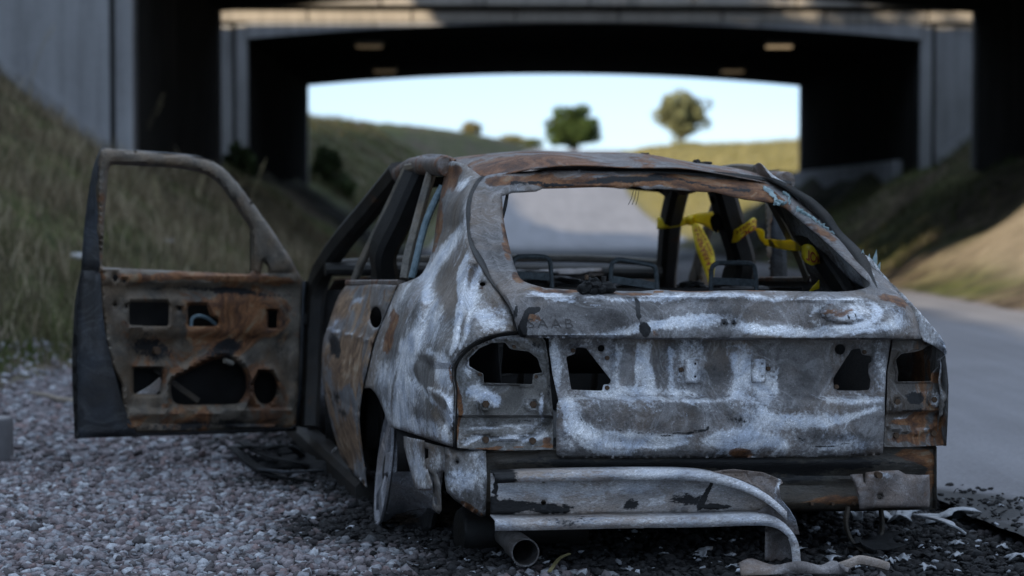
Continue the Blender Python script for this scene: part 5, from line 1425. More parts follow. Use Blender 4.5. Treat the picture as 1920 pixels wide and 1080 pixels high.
# bulkhead, dash cross beam, bonnet and wings ahead of it
grid_local('bulkhead', np.linspace(-0.78, 0.78, 12), np.linspace(2.94, 3.02, 8), lambda X, Y: np.interp(Y, [2.94, 3.02], [0.06, 0.73]), M_SOOT, 0.004)
sweep('dash_beam', spline([lp(610, 505, 2.8), lp(800, 505, 2.82), lp(1000, 508, 2.84), lp(1240, 512, 2.8)], 4), 0.03, None, M_INNER, car, n=10)
sweep('scuttle', spline([lp(600, 497, 3.03), lp(760, 487, 3.12), lp(960, 484, 3.16), lp(1110, 485, 3.12), lp(1245, 494, 3.03)], 5), 0.07, 0.035, M_VAL, car)
def bon(X, Y):
    return np.interp(Y, [3.2, 3.7, 4.0, 4.12], [0.80, 0.735, 0.66, 0.50]) - 0.05 * X ** 2 - 0.028 * (Y - 3.1)
grid_local('bonnet', np.linspace(-0.70, 0.70, 24), np.linspace(3.22, 4.12, 20), bon, M_ROOF, 0.003, xf=lambda X, Y: X * np.interp(Y, [3.2, 4.12], [1.0, 0.92]))
for s in (-1, 1):
    ys = np.linspace(3.06, 4.10, 14)
    top = [(s * np.interp(y, [3.06, 3.7, 4.1], [0.77, 0.73, 0.66]), y, float(bon(np.array(0.7), np.array(max(y, 3.2)))) - 0.01) for y in ys]
    bot = [(s * np.interp(y, [3.06, 3.5, 4.1], [0.86, 0.85, 0.72]), y, 0.12 + 0.34 * max(0.0, 1 - ((y - 3.47) / 0.33) ** 2) ** 0.5) for y in ys]
    ribbon('front_wing', top, bot, M_ROOF, car, 0.003, mids=5, bulge=(0.03 * s, 0, 0.02))
grid_local('front_panel', np.linspace(-0.66, 0.66, 12), np.linspace(4.08, 4.14, 6), lambda X, Y: np.interp(Y, [4.08, 4.14], [0.10, 0.50]) - 0.0 * X, M_INNER, 0.004)

# ---------------------------------------------------------------- seat frames and head restraint hoops
def hoop(px0, px1, top, bot, Y, skew=0.0):
    o = empty('head_restraint_hoop'); o.parent = car
    pts = [(px0 - 2, bot), (px0 - 1, top + 14), (px0 + 7, top + 2), (px0 + 18, top), (px1 - 18, top + skew), (px1 - 6, top + 3 + skew), (px1, top + 14 + skew), (px1 + 3, bot)]
    sweep('hoop_tube', spline([L(x, y, Y) for x, y in pts], 5), 0.0085, None, M_TUBE, o, (0, 1, 0), n=10)
    yb = top + 0.55 * (bot - top)
    sweep('cross_strap', [L(px0 + 2, yb - 1, Y), L((px0 + px1) / 2, yb + 1 + skew / 2, Y + 0.005), L(px1 + 1, yb + 3 + skew, Y)], 0.006, 0.026, M_TUBE, o, (0, 0, 1))
    return o
hoop(962, 1032, 481, 545, 1.0)
hoop(1147, 1230, 487, 556, 0.98, 8)
hoop(1335, 1416, 493, 556, 0.98)
sweep('seat_back_rail', spline([lp(960, 545, 1.02), lp(1150, 548, 1.0), lp(1330, 550, 1.0), lp(1440, 549, 1.0)], 4), 0.02, None, M_INNER, car, n=8)
ribbon('seat_back_panel', [L(x, 553, 1.03) for x in (950, 1100, 1300, 1500)], [L(x, 700, 1.12) for x in (940, 1100, 1300, 1500)], M_SOOT, car, 0.004, mids=2)
for cx in (-0.36, 0.36):
    fs = empty('front_seat_frame'); fs.parent = car
    b0 = np.array([cx, 1.95, 0.20])
    sweep('back_tube', spline([b0 + d for d in (np.array([-0.21, 0, 0]), np.array([-0.20, -0.12, 0.40]), np.array([-0.12, -0.15, 0.46]), np.array([0.12, -0.15, 0.46]), np.array([0.20, -0.12, 0.40]), np.array([0.21, 0, 0]))], 5), 0.014, None, M_INNER, fs, (0, 1, 0), n=8)
    for zz in (0.12, 0.24, 0.36):
        sweep('spring_wire', spline([b0 + np.array([-0.19, -0.1 * zz / 0.4, zz]), b0 + np.array([0, -0.1 * zz / 0.4 + 0.03, zz - 0.03]), b0 + np.array([0.19, -0.1 * zz / 0.4, zz])], 5), 0.004, None, M_INNER, fs, (0, 1, 0), n=6)
    sweep('seat_tube', spline([b0 + d for d in (np.array([-0.21, 0, 0.0]), np.array([-0.21, 0.45, 0.03]), np.array([0.21, 0.45, 0.03]), np.array([0.21, 0, 0]))], 4), 0.014, None, M_INNER, fs, n=8)
# jumble along the back of the cabin seen through the window
for i, (x, y, Y, a_, b_, c_) in enumerate(((1000, 515, 2.4, .10, .05, .02), (1080, 512, 2.5, .14, .05, .022), (1060, 530, 1.8, .10, .05, .02), (1000, 533, 1.7, .06, .05, .02), (1180, 536, 1.6, .05, .04, .015), (1360, 538, 1.7, .08, .04, .016), (1300, 536, 1.6, .05, .04, .02), (1400, 541, 1.5, .10, .05, .012))):
    lump('charred_seat_remains', lp(x, y, Y), (a_, b_, c_), M_BUMPB if i == 1 else M_SOOT, car, 3, 0.4, i + 20)

# ---------------------------------------------------------------- slumped glass on the frame, lumps
def glass_strip(pts, w, seed):
    P = []
    for x, y in pts:
        Y = float(surf_up(np.array([float(x)]), np.array([float(y)]))[0]) - 0.012
        P.append(L(float(x), float(y), Y))
    r = np.random.default_rng(seed)
    P = np.array(spline(P, 4)); P += r.normal(0, 0.003, P.shape)
    sweep('slumped_glass', P, w, w * 0.5, M_GLASSLUMP, hatch, (0, 1, 0.2), n=7, taper=(1.0, 0.5))
glass_strip([(1435, 352), (1448, 364), (1458, 376), (1466, 381), (1474, 379)], 0.010, 1)
glass_strip([(1470, 362), (1478, 366), (1481, 374), (1480, 382)], 0.006, 2)
glass_strip([(1452, 380), (1462, 383), (1472, 382)], 0.006, 6)
glass_strip([(1494, 390), (1502, 397), (1512, 403), (1522, 408)], 0.009, 3)
glass_strip([(1524, 410), (1538, 420), (1550, 428), (1562, 438)], 0.005, 4)
for (x, y, hpx, wpx, sd_) in ((1616, 478, 24, 7, 1), (1626, 490, 28, 8, 2), (1637, 494, 40, 9, 3), (1642, 504, 26, 8, 4)):
    p = L(x, y + 12, 0.30)
    V = [p + np.array([wpx / 620 * math.cos(a_), 0.012 * math.sin(a_), 0]) * 0.9 for a_ in np.linspace(0, 2 * math.pi, 5, endpoint=False)]
    tip = p + np.array([0.004 * sd_, 0.0, hpx / 590])
    mid = [q_ * 0.55 + tip * 0.45 + np.array([0.004 * (-1) ** i_, 0.003, 0.004 * (i_ % 3)]) for i_, q_ in enumerate(V)]
    me = mesh_from('glass_shard', V + mid + [tip], [(i_, (i_ + 1) % 5, 5 + (i_ + 1) % 5, 5 + i_) for i_ in range(5)] + [(5 + i_, 5 + (i_ + 1) % 5, 10) for i_ in range(5)] + [(4, 3, 2, 1, 0)])
    link('glass_shard', me, M_GLASSLUMP, hatch)
clump = empty('wiper_motor_remains'); clump.parent = car
for i, (x, y, s_) in enumerate(((1098, 538, .022), (1110, 541, .024), (1125, 542, .026), (1138, 540, .022), (1115, 530, .018), (1103, 530, .015), (1095, 545, .014), (1145, 546, .012))):
    lump('charred_lump', lp(x, y, 0.045), (s_, s_ * 0.9, s_ * 0.85), M_BLACK, clump, 3, 0.45, i)
p = L(1100, 524, 0.045); sweep('metal_stud', [p, p + np.array([0, 0, 0.014])], 0.006, None, M_BOLT, clump, (0, 1, 0), n=8)
p = L(1132, 532, 0.045); sweep('metal_stud', [p, p + np.array([0, 0, 0.022])], 0.008, None, M_SOOT, clump, (0, 1, 0), n=8)
p = L(948, 392, 0.62)
for i in range(5):
    sweep('burnt_wire', [L(953 - i * 0.8, 364, 0.66), L(950 - i * 1.2, 385, 0.62), L(944 - 0.6 * i, 408, 0.58)], 0.0022, None, M_BLACK, hatch, (0, 1, 0), n=5)
for i in range(3):
    sweep('burnt_wire', [L(1188 + i * 5, 356, 0.66), L(1184 + i * 6, 372, 0.66), L(1178 + i * 7, 384, 0.66)], 0.0009, None, M_BLACK, hatch, (0, 1, 0), n=4)

# ---------------------------------------------------------------- left rear wheel, leaning, tyre burnt away
def wheel(hub, tilt, steer, flip, label_mat, burnt_left=True):
    w = empty('wheel'); w.parent = car; w.location = hub
    w.rotation_euler = (0, tilt, steer)
    R = 0.192
    sx = -1 if flip else 1
    # barrel with flanges, axis along local x; outer face at x = sx*0.09
    prof = [(-0.085, R + 0.006), (-0.088, R + 0.012), (-0.080, R + 0.012), (-0.070, R - 0.006), (-0.03, R - 0.03), (0.03, R - 0.032), (0.060, R - 0.010), (0.078, R - 0.006), (0.086, R + 0.012), (0.094, R + 0.012), (0.094, R + 0.002), (0.080, R - 0.012), (0.05, R - 0.028), (-0.03, R - 0.042), (-0.075, R - 0.012), (-0.085, R + 0.004)]
    V = []; Fc = []; n = 40
    for (t, r) in prof:
        for a in np.linspace(0, 2 * math.pi, n, endpoint=False):
            V.append((sx * t, r * math.cos(a), r * math.sin(a)))
    for i in range(len(prof) - 1):
        for j in range(n):
            Fc.append((i * n + j, i * n + (j + 1) % n, (i + 1) * n + (j + 1) % n, (i + 1) * n + j))
    link('rim', mesh_from('rim', V, Fc), M_ALLOY, w, 40)
    for k in range(5):
        a = 2 * math.pi * k / 5 + 0.4
        d = np.array([0, math.cos(a), math.sin(a)])
        sweep('spoke', [np.array([sx * 0.075, 0, 0]) + d * 0.03, np.array([sx * 0.088, 0, 0]) + d * 0.10, np.array([sx * 0.078, 0, 0]) + d * 0.186], 0.075, 0.022, M_ALLOY, w, (1, 0, 0))
    lathe('hub', (sx * 0.03, 0, 0), (sx, 0, 0), [(0, 0.0), (0.0, 0.055), (0.05, 0.055), (0.06, 0.04), (0.062, 0.0)], M_INNER, w, 18)
    lathe('brake_disc', (sx * -0.02, 0, 0), (sx, 0, 0), [(0, 0.06), (0, 0.13), (0.012, 0.13), (0.012, 0.06)], M_INNER, w, 28)
    # what is left of the tyre: a sagging black bead on the inside
    an = np.linspace(-2.6, 1.9, 34)
    rr = np.random.default_rng(4)
    pts = [(sx * (-0.05 + 0.02 * math.sin(3 * a)), (R + 0.02 + 0.008 * rr.normal()) * math.cos(a), (R + 0.018 + 0.008 * rr.normal()) * math.sin(a)) for a in an]
    sweep('tyre_remains', pts, 0.045, 0.020, M_BLACK, w, (1, 0, 0), n=9)
    return w
hubp = L(728, 882, 0.98)
wheel(tuple(hubp + np.array([0.075, 0, 0.0])), math.radians(7), math.radians(-4), True, None)
wheel((0.74, 0.98, 0.205), math.radians(0), 0.0, False, None)
wheel((-0.72, 3.47, 0.19), 0.0, 0.0, True, None)
wheel((0.72, 3.47, 0.19), 0.0, 0.0, False, None)
sweep('rear_axle', [(-0.70, 1.0, 0.25), (0, 1.02, 0.26), (0.70, 1.0, 0.25)], 0.03, None, M_SOOT, car, n=10)
bevel_box('fuel_tank', (-0.45, 0.6, 0.10), (0.45, 1.1, 0.23), M_SOOT, car, 0.04, 3)
bevel_box('spare_wheel_well', (-0.30, 0.14, 0.13), (0.34, 0.58, 0.28), M_SOOT, car, 0.05, 3)

# ---------------------------------------------------------------- front doors: one pressing, hung open on one side
DB = CAM + rays(562.0, 700.0) * (8.75 / rays(562.0, 700.0)[1]); DB[2] = 0
DA = CAM + rays(165.0, 700.0) * (8.05 / rays(165.0, 700.0)[1]); DA[2] = 0
De = (DA - DB) / np.linalg.norm(DA - DB)
Dn = np.array([-De[1], De[0], 0.0])
if Dn[1] > 0: Dn = -Dn
def DM(px, py, off):
    """pixel -> door frame (along the door from its hinge, towards the camera, up)"""
    d = rays(px, py)
    t = (off - (CAM - DB) @ Dn) / (d @ Dn)
    p = CAM + t[..., None] * d - DB
    return np.stack([p @ De, p @ Dn, p[..., 2]], -1)
zaxis = np.array([0, 0, 1.0])
# door local axes: x along De, y along Dn, z up (right- or left-handed handled by mirroring x)
door = empty('front_door', (0, 0, 0)); door.parent = car
hinge_l = to_car(DB)
# build with local x = -De so the frame is right handed when Dn = local y
hand = np.cross(De, Dn)[2]
ang = math.atan2(De[1], De[0]) - YAW
door.location = tuple(hinge_l); door.rotation_euler = (0, 0, ang)
ysgn = 1.0 if hand > 0 else -1.0
def DMl(px, py, off):
    p = DM(np.asarray(px, float), np.asarray(py, float), np.asarray(off, float))
    p = p.copy(); p[..., 1] *= ysgn
    return p
frT = spline([(140, 822), (135, 680), (140, 573), (152, 507), (159, 416), (172, 327), (183, 288), (188, 279), (197, 275.5)], 4) + spline([(353, 290), (390, 298), (410, 308), (431, 325), (470, 374), (535, 467), (571, 527), (574, 545)], 4) + [(570, 600), (566, 700), (563, 800), (557, 806)]
inT = spline([(180, 340), (187, 290), (192, 281), (200, 278)], 3) + spline([(353, 291), (390, 299), (410, 309), (431, 326), (470, 375), (535, 468), (568, 527)], 4) + [(566, 560), (562, 700), (556, 795), (546, 802), (300, 812), (256, 812), (240, 800), (232, 770), (228, 720), (212, 690), (202, 650), (193, 600), (186, 506), (182, 420)]
dwin = rounded([(203, 318), (208, 308), (327, 314), (369, 321), (392, 329), (412, 345), (439, 382), (471, 431), (471, 515), (330, 508), (191, 501), (195, 416)], 8)
dh = [rounded([(242, 566), (317, 567), (316, 612), (242, 610)], 6), rounded([(352, 573), (388, 572), (393, 592), (408, 597), (410, 609), (402, 612), (352, 612)], 4), rounded([(502, 582), (520, 582), (519, 616), (502, 616)], 2),
      rounded([(250, 690), (304, 690), (304, 712), (299, 740), (250, 738)], 3), spline([(323, 713), (353, 697), (387, 680), (410, 673), (440, 680), (458, 697), (462, 730), (450, 752), (437, 758), (380, 759), (333, 758), (322, 743)], 3, True), circ(497, 727, 22, 31, 22), circ(171, 757, 3, n=8), circ(216, 521, 5, 7, 10), circ(233, 527, 3.5, n=8), circ(336, 579, 4, n=8), circ(283, 600, 0.1, n=3) if False else circ(215, 572, 3, n=8), circ(237, 575, 2.5, n=8), circ(202, 653, 6, 3, 8),
      [(493, 490), (503, 500), (503, 512), (489, 513)]]
dh = [h for h in dh if inpoly(np.array([[np.mean([p[0] for p in h]), np.mean([p[1] for p in h])]]), inT)[0]]
def surf_door(x, y):
    Y = 0.0 * x
    de = np.minimum(segdist(np.stack([x, y], -1), inT), segdist(np.stack([x, y], -1), dwin))
    fr = (y < 500) | (x > 0) * 0
    Y = Y + 0.016 * np.clip(de / 9, 0, 1) * (y < 512)                                   # rounded window frame
    sm = lambda a, b, v: np.clip((v - a) / (b - a), 0, 1)
    inner = box(x, y, 232, 545, 545, 780, 8)
    Y = Y + 0.020 * box(x, y, 195, 560, 512, 532, 5) - 0.012 * box(x, y, 235, 545, 535, 556, 5)
    Y = Y - 0.018 * box(x, y, 240, 545, 630, 772, 9) + 0.014 * box(x, y, 243, 320, 560, 616, 6) + 0.010 * box(x, y, 345, 415, 566, 616, 6)
    Y = Y + ridge(x, y, spline([(312, 770), (318, 715), (350, 690), (408, 664), (448, 672), (470, 700), (474, 740), (455, 768)], 5), 5, 0.016)
    Y = Y + ridge(x, y, circ(497, 727, 27, 37) + [(524, 727)], 4, 0.014)
    Y = Y + ridge(x, y, [(248, 772), (330, 774), (360, 770), (380, 778), (420, 772), (545, 770)], 4, 0.014)
    Y = Y - 0.012 * box(x, y, 245, 330, 640, 680, 6) + 0.004 * np.sin(x / 13) * np.sin(y / 11)
    Y = Y + ridge(x, y, [(246, 790), (400, 797), (540, 792)], 5, -0.012)
    return Y
dpan = sheet('inner_panel', inT, [dwin] + dh, surf_door, M_DOORIN, door, 6.0, 0.003, (4, -0.012), [
    ('ash', 300, 625, 60, 6, 3, 0.3), ('soot', 400, 545, 140, 7, 2, 0.55), ('soot', 280, 655, 50, 20, 0, 0.45), ('soot', 420, 650, 40, 26, 0, 0.4), ('rust', 450, 600, 80, 50, 0, 0.5), ('rust', 390, 520, 180, 8, 1, 0.6), ('rust', 300, 790, 110, 14, 0, 0.2), ('rust', 400, 690, 120, 70, 0, 0.25), ('rust', 215, 650, 14, 120, -5, -0.9), ('soot', 215, 650, 14, 120, -5, -0.5), ('soot', 530, 640, 12, 100, 0, 0.25), ('rust', 330, 300, 200, 14, 5, -0.7), ('rust', 500, 420, 70, 14, 55, -0.7), ('soot', 400, 800, 160, 10, 0, 0.4),
    ('rust', 280, 625, 50, 8, 0, -0.3)], mapper=DMl)
# deeper parts of the door: outer skin, rear shut face, window channel, links seen through the holes
skin = sheet('outer_skin', [(140, 822), (135, 680), (140, 573), (152, 507), (240, 511), (400, 519), (530, 523), (560, 530), (562, 700), (556, 808), (340, 816)], [], lambda x, y: -0.115 + 0.012 * np.sin((y - 510) / 100) + 0 * x, M_SOOT, door, 12, 0.002, (6, 0.01), [], mapper=DMl)
ea = [(152, 507), (140, 573), (135, 680), (137, 760), (141, 823)]
eb = [(188, 507), (194, 600), (205, 660), (232, 760), (256, 813)]
ribbon('shut_face', [DMl(x, y, -0.113) for x, y in spline(ea, 4)], [DMl(x, y, -0.004) for x, y in spline(eb, 4)], M_BLUE, door, 0.002, mids=2)
fa = [(152, 507), (159, 416), (172, 327), (184, 288), (190, 279)]
fb = [(188, 507), (184, 420), (182, 340), (189, 290), (196, 280)]
ribbon('frame_edge', [DMl(x, y, -0.06) for x, y in spline(fa, 4)], [DMl(x, y, -0.004) for x, y in spline(fb, 4)], M_BLUE, door, 0.002, mids=2)
ft = [(196, 279), (353, 291), (390, 299), (410, 309), (431, 326), (470, 375), (535, 468), (568, 527)]
ribbon('frame_edge', [DMl(x, y, -0.008) for x, y in spline(ft, 4)], [DMl(x - 6, y - 2, -0.06) for x, y in spline(ft, 4)], M_BLUE, door, 0.002)
bb = [(256, 813), (300, 813), (546, 803), (556, 796)]
ribbon('bottom_face', [DMl(x, y, -0.004) for x, y in bb], [DMl(x - 40, y + 4, -0.113) for x, y in bb], M_BLUE, door, 0.002)
hf = [(568, 527), (566, 560), (562, 700), (556, 800)]
ribbon('hinge_face', [DMl(x, y, -0.004) for x, y in hf], [DMl(x + 8, y, -0.113) for x, y in hf], M_BLUE, door, 0.002)
sweep('window_channel', [DMl(473, 428, -0.02), DMl(473, 470, -0.02), DMl(473, 516, -0.02)], 0.014, 0.02, M_SOOT, door, (0, 1, 0))
sweep('regulator_arm', [DMl(258, 748, -0.05), DMl(285, 732, -0.05), DMl(304, 716, -0.05)], 0.006, 0.045, M_BUMP, door, (0, 0, 1))
sweep('regulator_arm', [DMl(290, 690, -0.06), DMl(330, 722, -0.06), DMl(372, 752, -0.06)], 0.006, 0.025, M_VAL, door, (0, 0, 1))
sweep('door_handle_remains', spline([DMl(358, 612, -0.03), DMl(360, 598, -0.03), DMl(372, 592, -0.03), DMl(390, 597, -0.03), DMl(404, 608, -0.03)], 4), 0.008, None, M_BELT, door, (0, 1, 0), n=8)
p = DMl(291, 657, -0.02); sweep('bolt', [p, p + np.array([0, ysgn * 0.02, 0])], 0.016, None, M_BOLT, door, (0, 0, 1), n=12)
p = DMl(430, 678, -0.005); sweep('bracket', [DMl(420, 676, -0.01), DMl(436, 682, -0.01)], 0.02, 0.02, M_FRAME, door, (0, 1, 0))
for hy in (600, 740):
    p = DMl(562, hy, -0.06); sweep('hinge', [p, p + np.array([-0.08, -0.03 * ysgn, 0])], 0.02, 0.05, M_SOOT, door, (0, 0, 1))
# the offside front door: the same pressing mirrored, a little ajar
door2 = empty('front_door'); door2.parent = car
door2.location = (-hinge_l[0] - 0.05, hinge_l[1], 0.0)
door2.scale = (1, 1, 1)
door2.rotation_euler = (0, 0, math.radians(-90 + 2)); door2.location.z = -0.085
mcache = {}
for ch in list(door.children):
    c = ch.copy(); COL.objects.link(c)
    m2 = ch.data.copy()
    for v in m2.vertices: v.co.y = -v.co.y
    m2.flip_normals()
    c.data = m2; c.parent = door2

# ================================================================== BARRIER TAPE
M_TAPE, ntp, bp = new_mat('yellow_barrier_tape')
kk = NB(ntp)
vv = kk.coord('Object')
ntp.links.new(kk.ramp(kk.noise(vv, 30, 4, 0.6), [(0.3, (0.66, 0.51, 0.02)), (0.7, (0.82, 0.66, 0.04))]), bp.inputs['Base Color'])
bp.inputs['Roughness'].default_value = 0.38
tr_ = kk.n('ShaderNodeBsdfTranslucent'); tr_.inputs['Color'].default_value = (0.85, 0.68, 0.04, 1)
mx_ = kk.n('ShaderNodeMixShader'); mx_.inputs[0].default_value = 0.45
ntp.links.new(bp.outputs[0], mx_.inputs[1]); ntp.links.new(tr_.outputs[0], mx_.inputs[2]); ntp.links.new(mx_.outputs[0], ntp.nodes['Material Output'].inputs[0])
M_INK = plain('tape_print_red', (0.20, 0.02, 0.012), (0.28, 0.035, 0.02), 20, 0.5, 0)

tape = empty('barrier_tape', tuple(CO), YAW)
tag(tape, 'yellow police barrier tape with red print tied round the car pillars', 'barrier tape')
def tape_strip(name, pts, mids=3, nseg=5, crumple=0.003, seed=0):
    """pts: list of (px, py_top, py_bottom, Y) or with (x2,y2) for the other edge"""
    A = []; B = []
    for p in pts:
        if len(p) == 4:
            A.append(L(float(p[0]), float(p[1]), p[3])); B.append(L(float(p[0]), float(p[2]), p[3] + 0.004))
        else:
            A.append(L(float(p[0]), float(p[1]), p[4])); B.append(L(float(p[2]), float(p[3]), p[4] + 0.004))
    A = np.array(spline(A, nseg)); B = np.array(spline(B, nseg))
    r = np.random.default_rng(seed)
    o = ribbon(name, A, B, M_TAPE, tape, 0, 60, mids)
    V = np.array([v.co[:] for v in o.data.vertices])
    V[:, 1] += crumple * np.sin(V[:, 0] * 90 + V[:, 2] * 60) + r.normal(0, crumple * 0.3, len(V))
    for v, c in zip(o.data.vertices, V): v.co = Vector(c)
    md = o.modifiers.new('thickness', 'SOLIDIFY'); md.thickness = 0.0006; md.offset = 0
    return o, A, B
def tape_text(body, A, B, t0, t1, e0, e1, flip=False):
    """print along a strip between fractions t0..t1 of its length and e0..e1 of its width"""
    c = bpy.data.curves.new('print', 'FONT'); c.body = body; c.size = 1.0; c.offset = 0.02
    t = bpy.data.objects.new('t', c); COL.objects.link(t); bpy.context.view_layer.update()
    me = bpy.data.meshes.new_from_object(t.evaluated_get(bpy.context.evaluated_depsgraph_get()))
    bpy.data.objects.remove(t)
    bm = bmesh.new(); bm.from_mesh(me)
    bmesh.ops.triangulate(bm, faces=bm.faces[:])
    bmesh.ops.subdivide_edges(bm, edges=[e for e in bm.edges if e.calc_length() > 0.25], cuts=1)
    bm.to_mesh(me); bm.free()
    xs = np.array([v.co.x for v in me.vertices]); ys = np.array([v.co.y for v in me.vertices])
    n = len(A) - 1
    for v in me.vertices:
        fx = (v.co.x - xs.min()) / (np.ptp(xs) + 1e-9); fy = (v.co.y - ys.min()) / (np.ptp(ys) + 1e-9)
        if flip: fx = 1 - fx
        t = (t0 + (t1 - t0) * fx) * n; i = int(min(max(t, 0), n - 1e-6)); f = t - i
        a = A[i] * (1 - f) + A[i + 1] * f; b = B[i] * (1 - f) + B[i + 1] * f
        e = e1 + (e0 - e1) * fy
        p = a + (b - a) * e
        v.co = Vector(p + np.array([0, -0.006, 0]))
    link('print', me, M_INK, tape)

YA, YB, YCp = 2.5, 1.66, 0.74
o, A, B = tape_strip('tape_wrap', [(1232, 407, 430, YA + .03), (1245, 408, 429, YA - .05), (1262, 409, 426, YA - .06), (1278, 408, 424, YA - .05), (1292, 405, 420, YA - 0.06)], seed=1)
lump('knot', lp(1294, 411, YA - 0.06), (0.022, 0.02, 0.026), M_TAPE, tape, 2, 0.4, 2)
o, A, B = tape_strip('tape_span', [(1294, 404, 416, YA - 0.06), (1306, 400, 418, YA - 0.1), (1322, 398, 424, 2.2), (1340, 397, 434, 1.95), (1352, 402, 436, 1.75), (1362, 414, 438, 1.70)], seed=2)
o, A, B = tape_strip('tape_tail', [(1296, 414, 1300, 412, YA - .06), (1300, 446, 1316, 428, YA - .08), (1308, 474, 1334, 462, YA - .1), (1318, 500, 1340, 480, YA - .1), (1330, 536, 1340, 498, YA - .1), (1331, 548, 1338, 520, YA - .1)], 3, seed=3)
tape_text('AVSPÄRRAT', A, B, 0.10, 0.72, 0.15, 0.62)
tape_text('POLISEN', A, B, 0.15, 0.55, 0.72, 0.9)
o, A, B = tape_strip('tape_wrap', [(1362, 432, 454, YB + .06), (1378, 430, 455, YB - 0.02), (1395, 420, 444, YB - .05), (1412, 408, 433, YB - .05), (1418, 412, 432, YB + 0.02)], seed=4)
tape_text('POLISEN', A, B, 0.28, 0.98, 0.12, 0.40, True)
tape_text('NOC', A, B, 0.40, 0.98, 0.55, 1.0, True)
o, A, B = tape_strip('tape_span', [(1418, 428, 432, YB), (1424, 428, 448, YB - .1), (1432, 433, 456, 1.5), (1434, 447, 459, 1.45), (1446, 448, 463, 1.35), (1470, 450, 468, 1.1), (1486, 450, 470, .95), (1500, 462, 471, .85)], seed=5)
tape_text('AVSPÄRRAT', A, B, 0.66, 0.97, 0.35, 0.78)
c1 = [A[int(len(A) * .52)], A[int(len(A) * .58)], B[int(len(B) * .62)], B[int(len(B) * .55)]]
link('print', mesh_from('print', [p + np.array([0, -0.006, 0]) for p in c1], [(0, 1, 2, 3)]), M_INK, tape)
o, A, B = tape_strip('tape_wrap', [(1503, 462, 485, YCp - .02), (1510, 458, 492, YCp - .05), (1522, 460, 498, YCp - .06), (1534, 476, 495, YCp - .05), (1538, 486, 494, YCp)], seed=6)
tape_text('NOL', A, B, 0.25, 0.9, 0.3, 0.85, True)
o, A, B = tape_strip('tape_tail', [(1536, 524, 540, .70), (1528, 532, 545, .70), (1518, 545, 548, .70)], seed=7)

# ================================================================== DEBRIS
M_ALU = plain('melted_aluminium', (0.16, 0.165, 0.17), (0.42, 0.43, 0.45), 40, 0.45, 0.6, 0.006, metal=0.5)
M_CHAR = vcol_mat('charred_litter', 0.85, 0.4, 120.0, 0, 0.4)

def crumpled(name, px, py, w_, d_, h_, mat, label, cat, group=None, rz=0.0, seed=0, n=9):
    """a torn, crumpled piece of sheet lying on the ground"""
    r = np.random.default_rng(seed)
    g = np.linspace(-0.5, 0.5, n)
    X, Y = np.meshgrid(g, g)
    k = [r.normal(0, 5, 2) for _ in range(6)]; ph = r.uniform(0, 6.28, 6)
    Z = sum(np.sin(k[i][0] * X + k[i][1] * Y + ph[i]) for i in range(6)) / 6
    edge = 1 + 0.25 * np.sin(7 * np.arctan2(Y, X) + ph[0]) + 0.15 * np.sin(13 * np.arctan2(Y, X) + ph[1])
    P = np.stack([X * edge * w_, Y * edge * d_, (Z - Z.min()) * h_ + 0.004], -1).reshape(-1, 3)
    i = np.arange((n - 1) ** 2); a = (i // (n - 1)) * n + i % (n - 1)
    me = mesh_np(name, P, np.stack([a, a + 1, a + n + 1, a + n], -1), per=4)
    o = link(name, me, mat, None, 50)
    md = o.modifiers.new('thickness', 'SOLIDIFY'); md.thickness = 0.003; md.offset = 1
    p = G(float(px), float(py))
    zg = 0.055 if float(p[0] + ER * p[1]) > float(road_l(p[1])) else 0.008
    o.location = (p[0], p[1], zg); o.rotation_euler = (0, 0, rz)
    return tag(o, label, cat, group)
# the long torn strip lying below the hanging bumper end
strip = [(1383, 1058, 22), (1430, 1054, 24), (1480, 1062, 14), (1530, 1058, 18), (1560, 1060, 16), (1590, 1066, 8)]
A = []; B = []
for (x, y, w_) in strip:
    A.append(G(float(x), float(y), 0.05)); B.append(G(float(x + 6), float(y + w_), 0.03))
A = np.array(spline(A, 5)); B = np.array(spline(B, 5))
A[:, 2] += 0.012 * np.sin(np.arange(len(A)) * 0.7)
o = ribbon('torn_metal_strip', A, B, M_BUMPB, None, 0.004, 40, 2, (0, 0, 0.015))
tag(o, 'long brownish torn metal strip lying under the hanging bumper end', 'metal strip')
pts = spline([G(1560., 1068., 0.03), G(1590., 1058., 0.05), G(1612., 1050., 0.06), G(1640., 1055., 0.05), G(1664., 1062., 0.03)], 5)
tag(sweep('bent_metal_rod', pts, 0.009, 0.014, M_BUMP, None, n=7), 'pale bent rod on the soot beside the torn metal strip', 'rod')
crumpled('metal_fragment', 1772, 985, 0.16, 0.14, 0.05, M_ALU, 'crumpled silvery panel piece at the edge of the asphalt beside the car corner', 'scrap', None, 0.3, 1)
pts = spline([G(1722., 968., 0.10), G(1752., 972., 0.10), G(1782., 982., 0.10), G(1808., 1000., 0.07)], 5)
tag(sweep('bent_metal_strip', pts, 0.030, 0.008, M_ALU, None), 'bent silvery strip lying over the crumpled panel piece', 'scrap')
crumpled('metal_fragment', 1680, 985, 0.14, 0.12, 0.06, M_ALU, 'grey melted fragment behind the hanging tow loop', 'scrap', None, 1.0, 2)
crumpled('metal_fragment', 1590, 980, 0.10, 0.08, 0.05, M_ALU, 'small grey melted fragment seen through the tow loop', 'scrap', None, 0.2, 3)
crumpled('metal_fragment', 1912, 1058, 0.07, 0.05, 0.02, M_ALU, 'pale glassy flake alone on the sooty asphalt', 'scrap', None, 0.2, 4)
crumpled('rubber_remains', 1640, 1040, 0.16, 0.10, 0.05, M_BLACK, 'dark melted heap on the soot under the tow loop', 'debris', None, 0.2, 5)
r5 = np.random.default_rng(21)
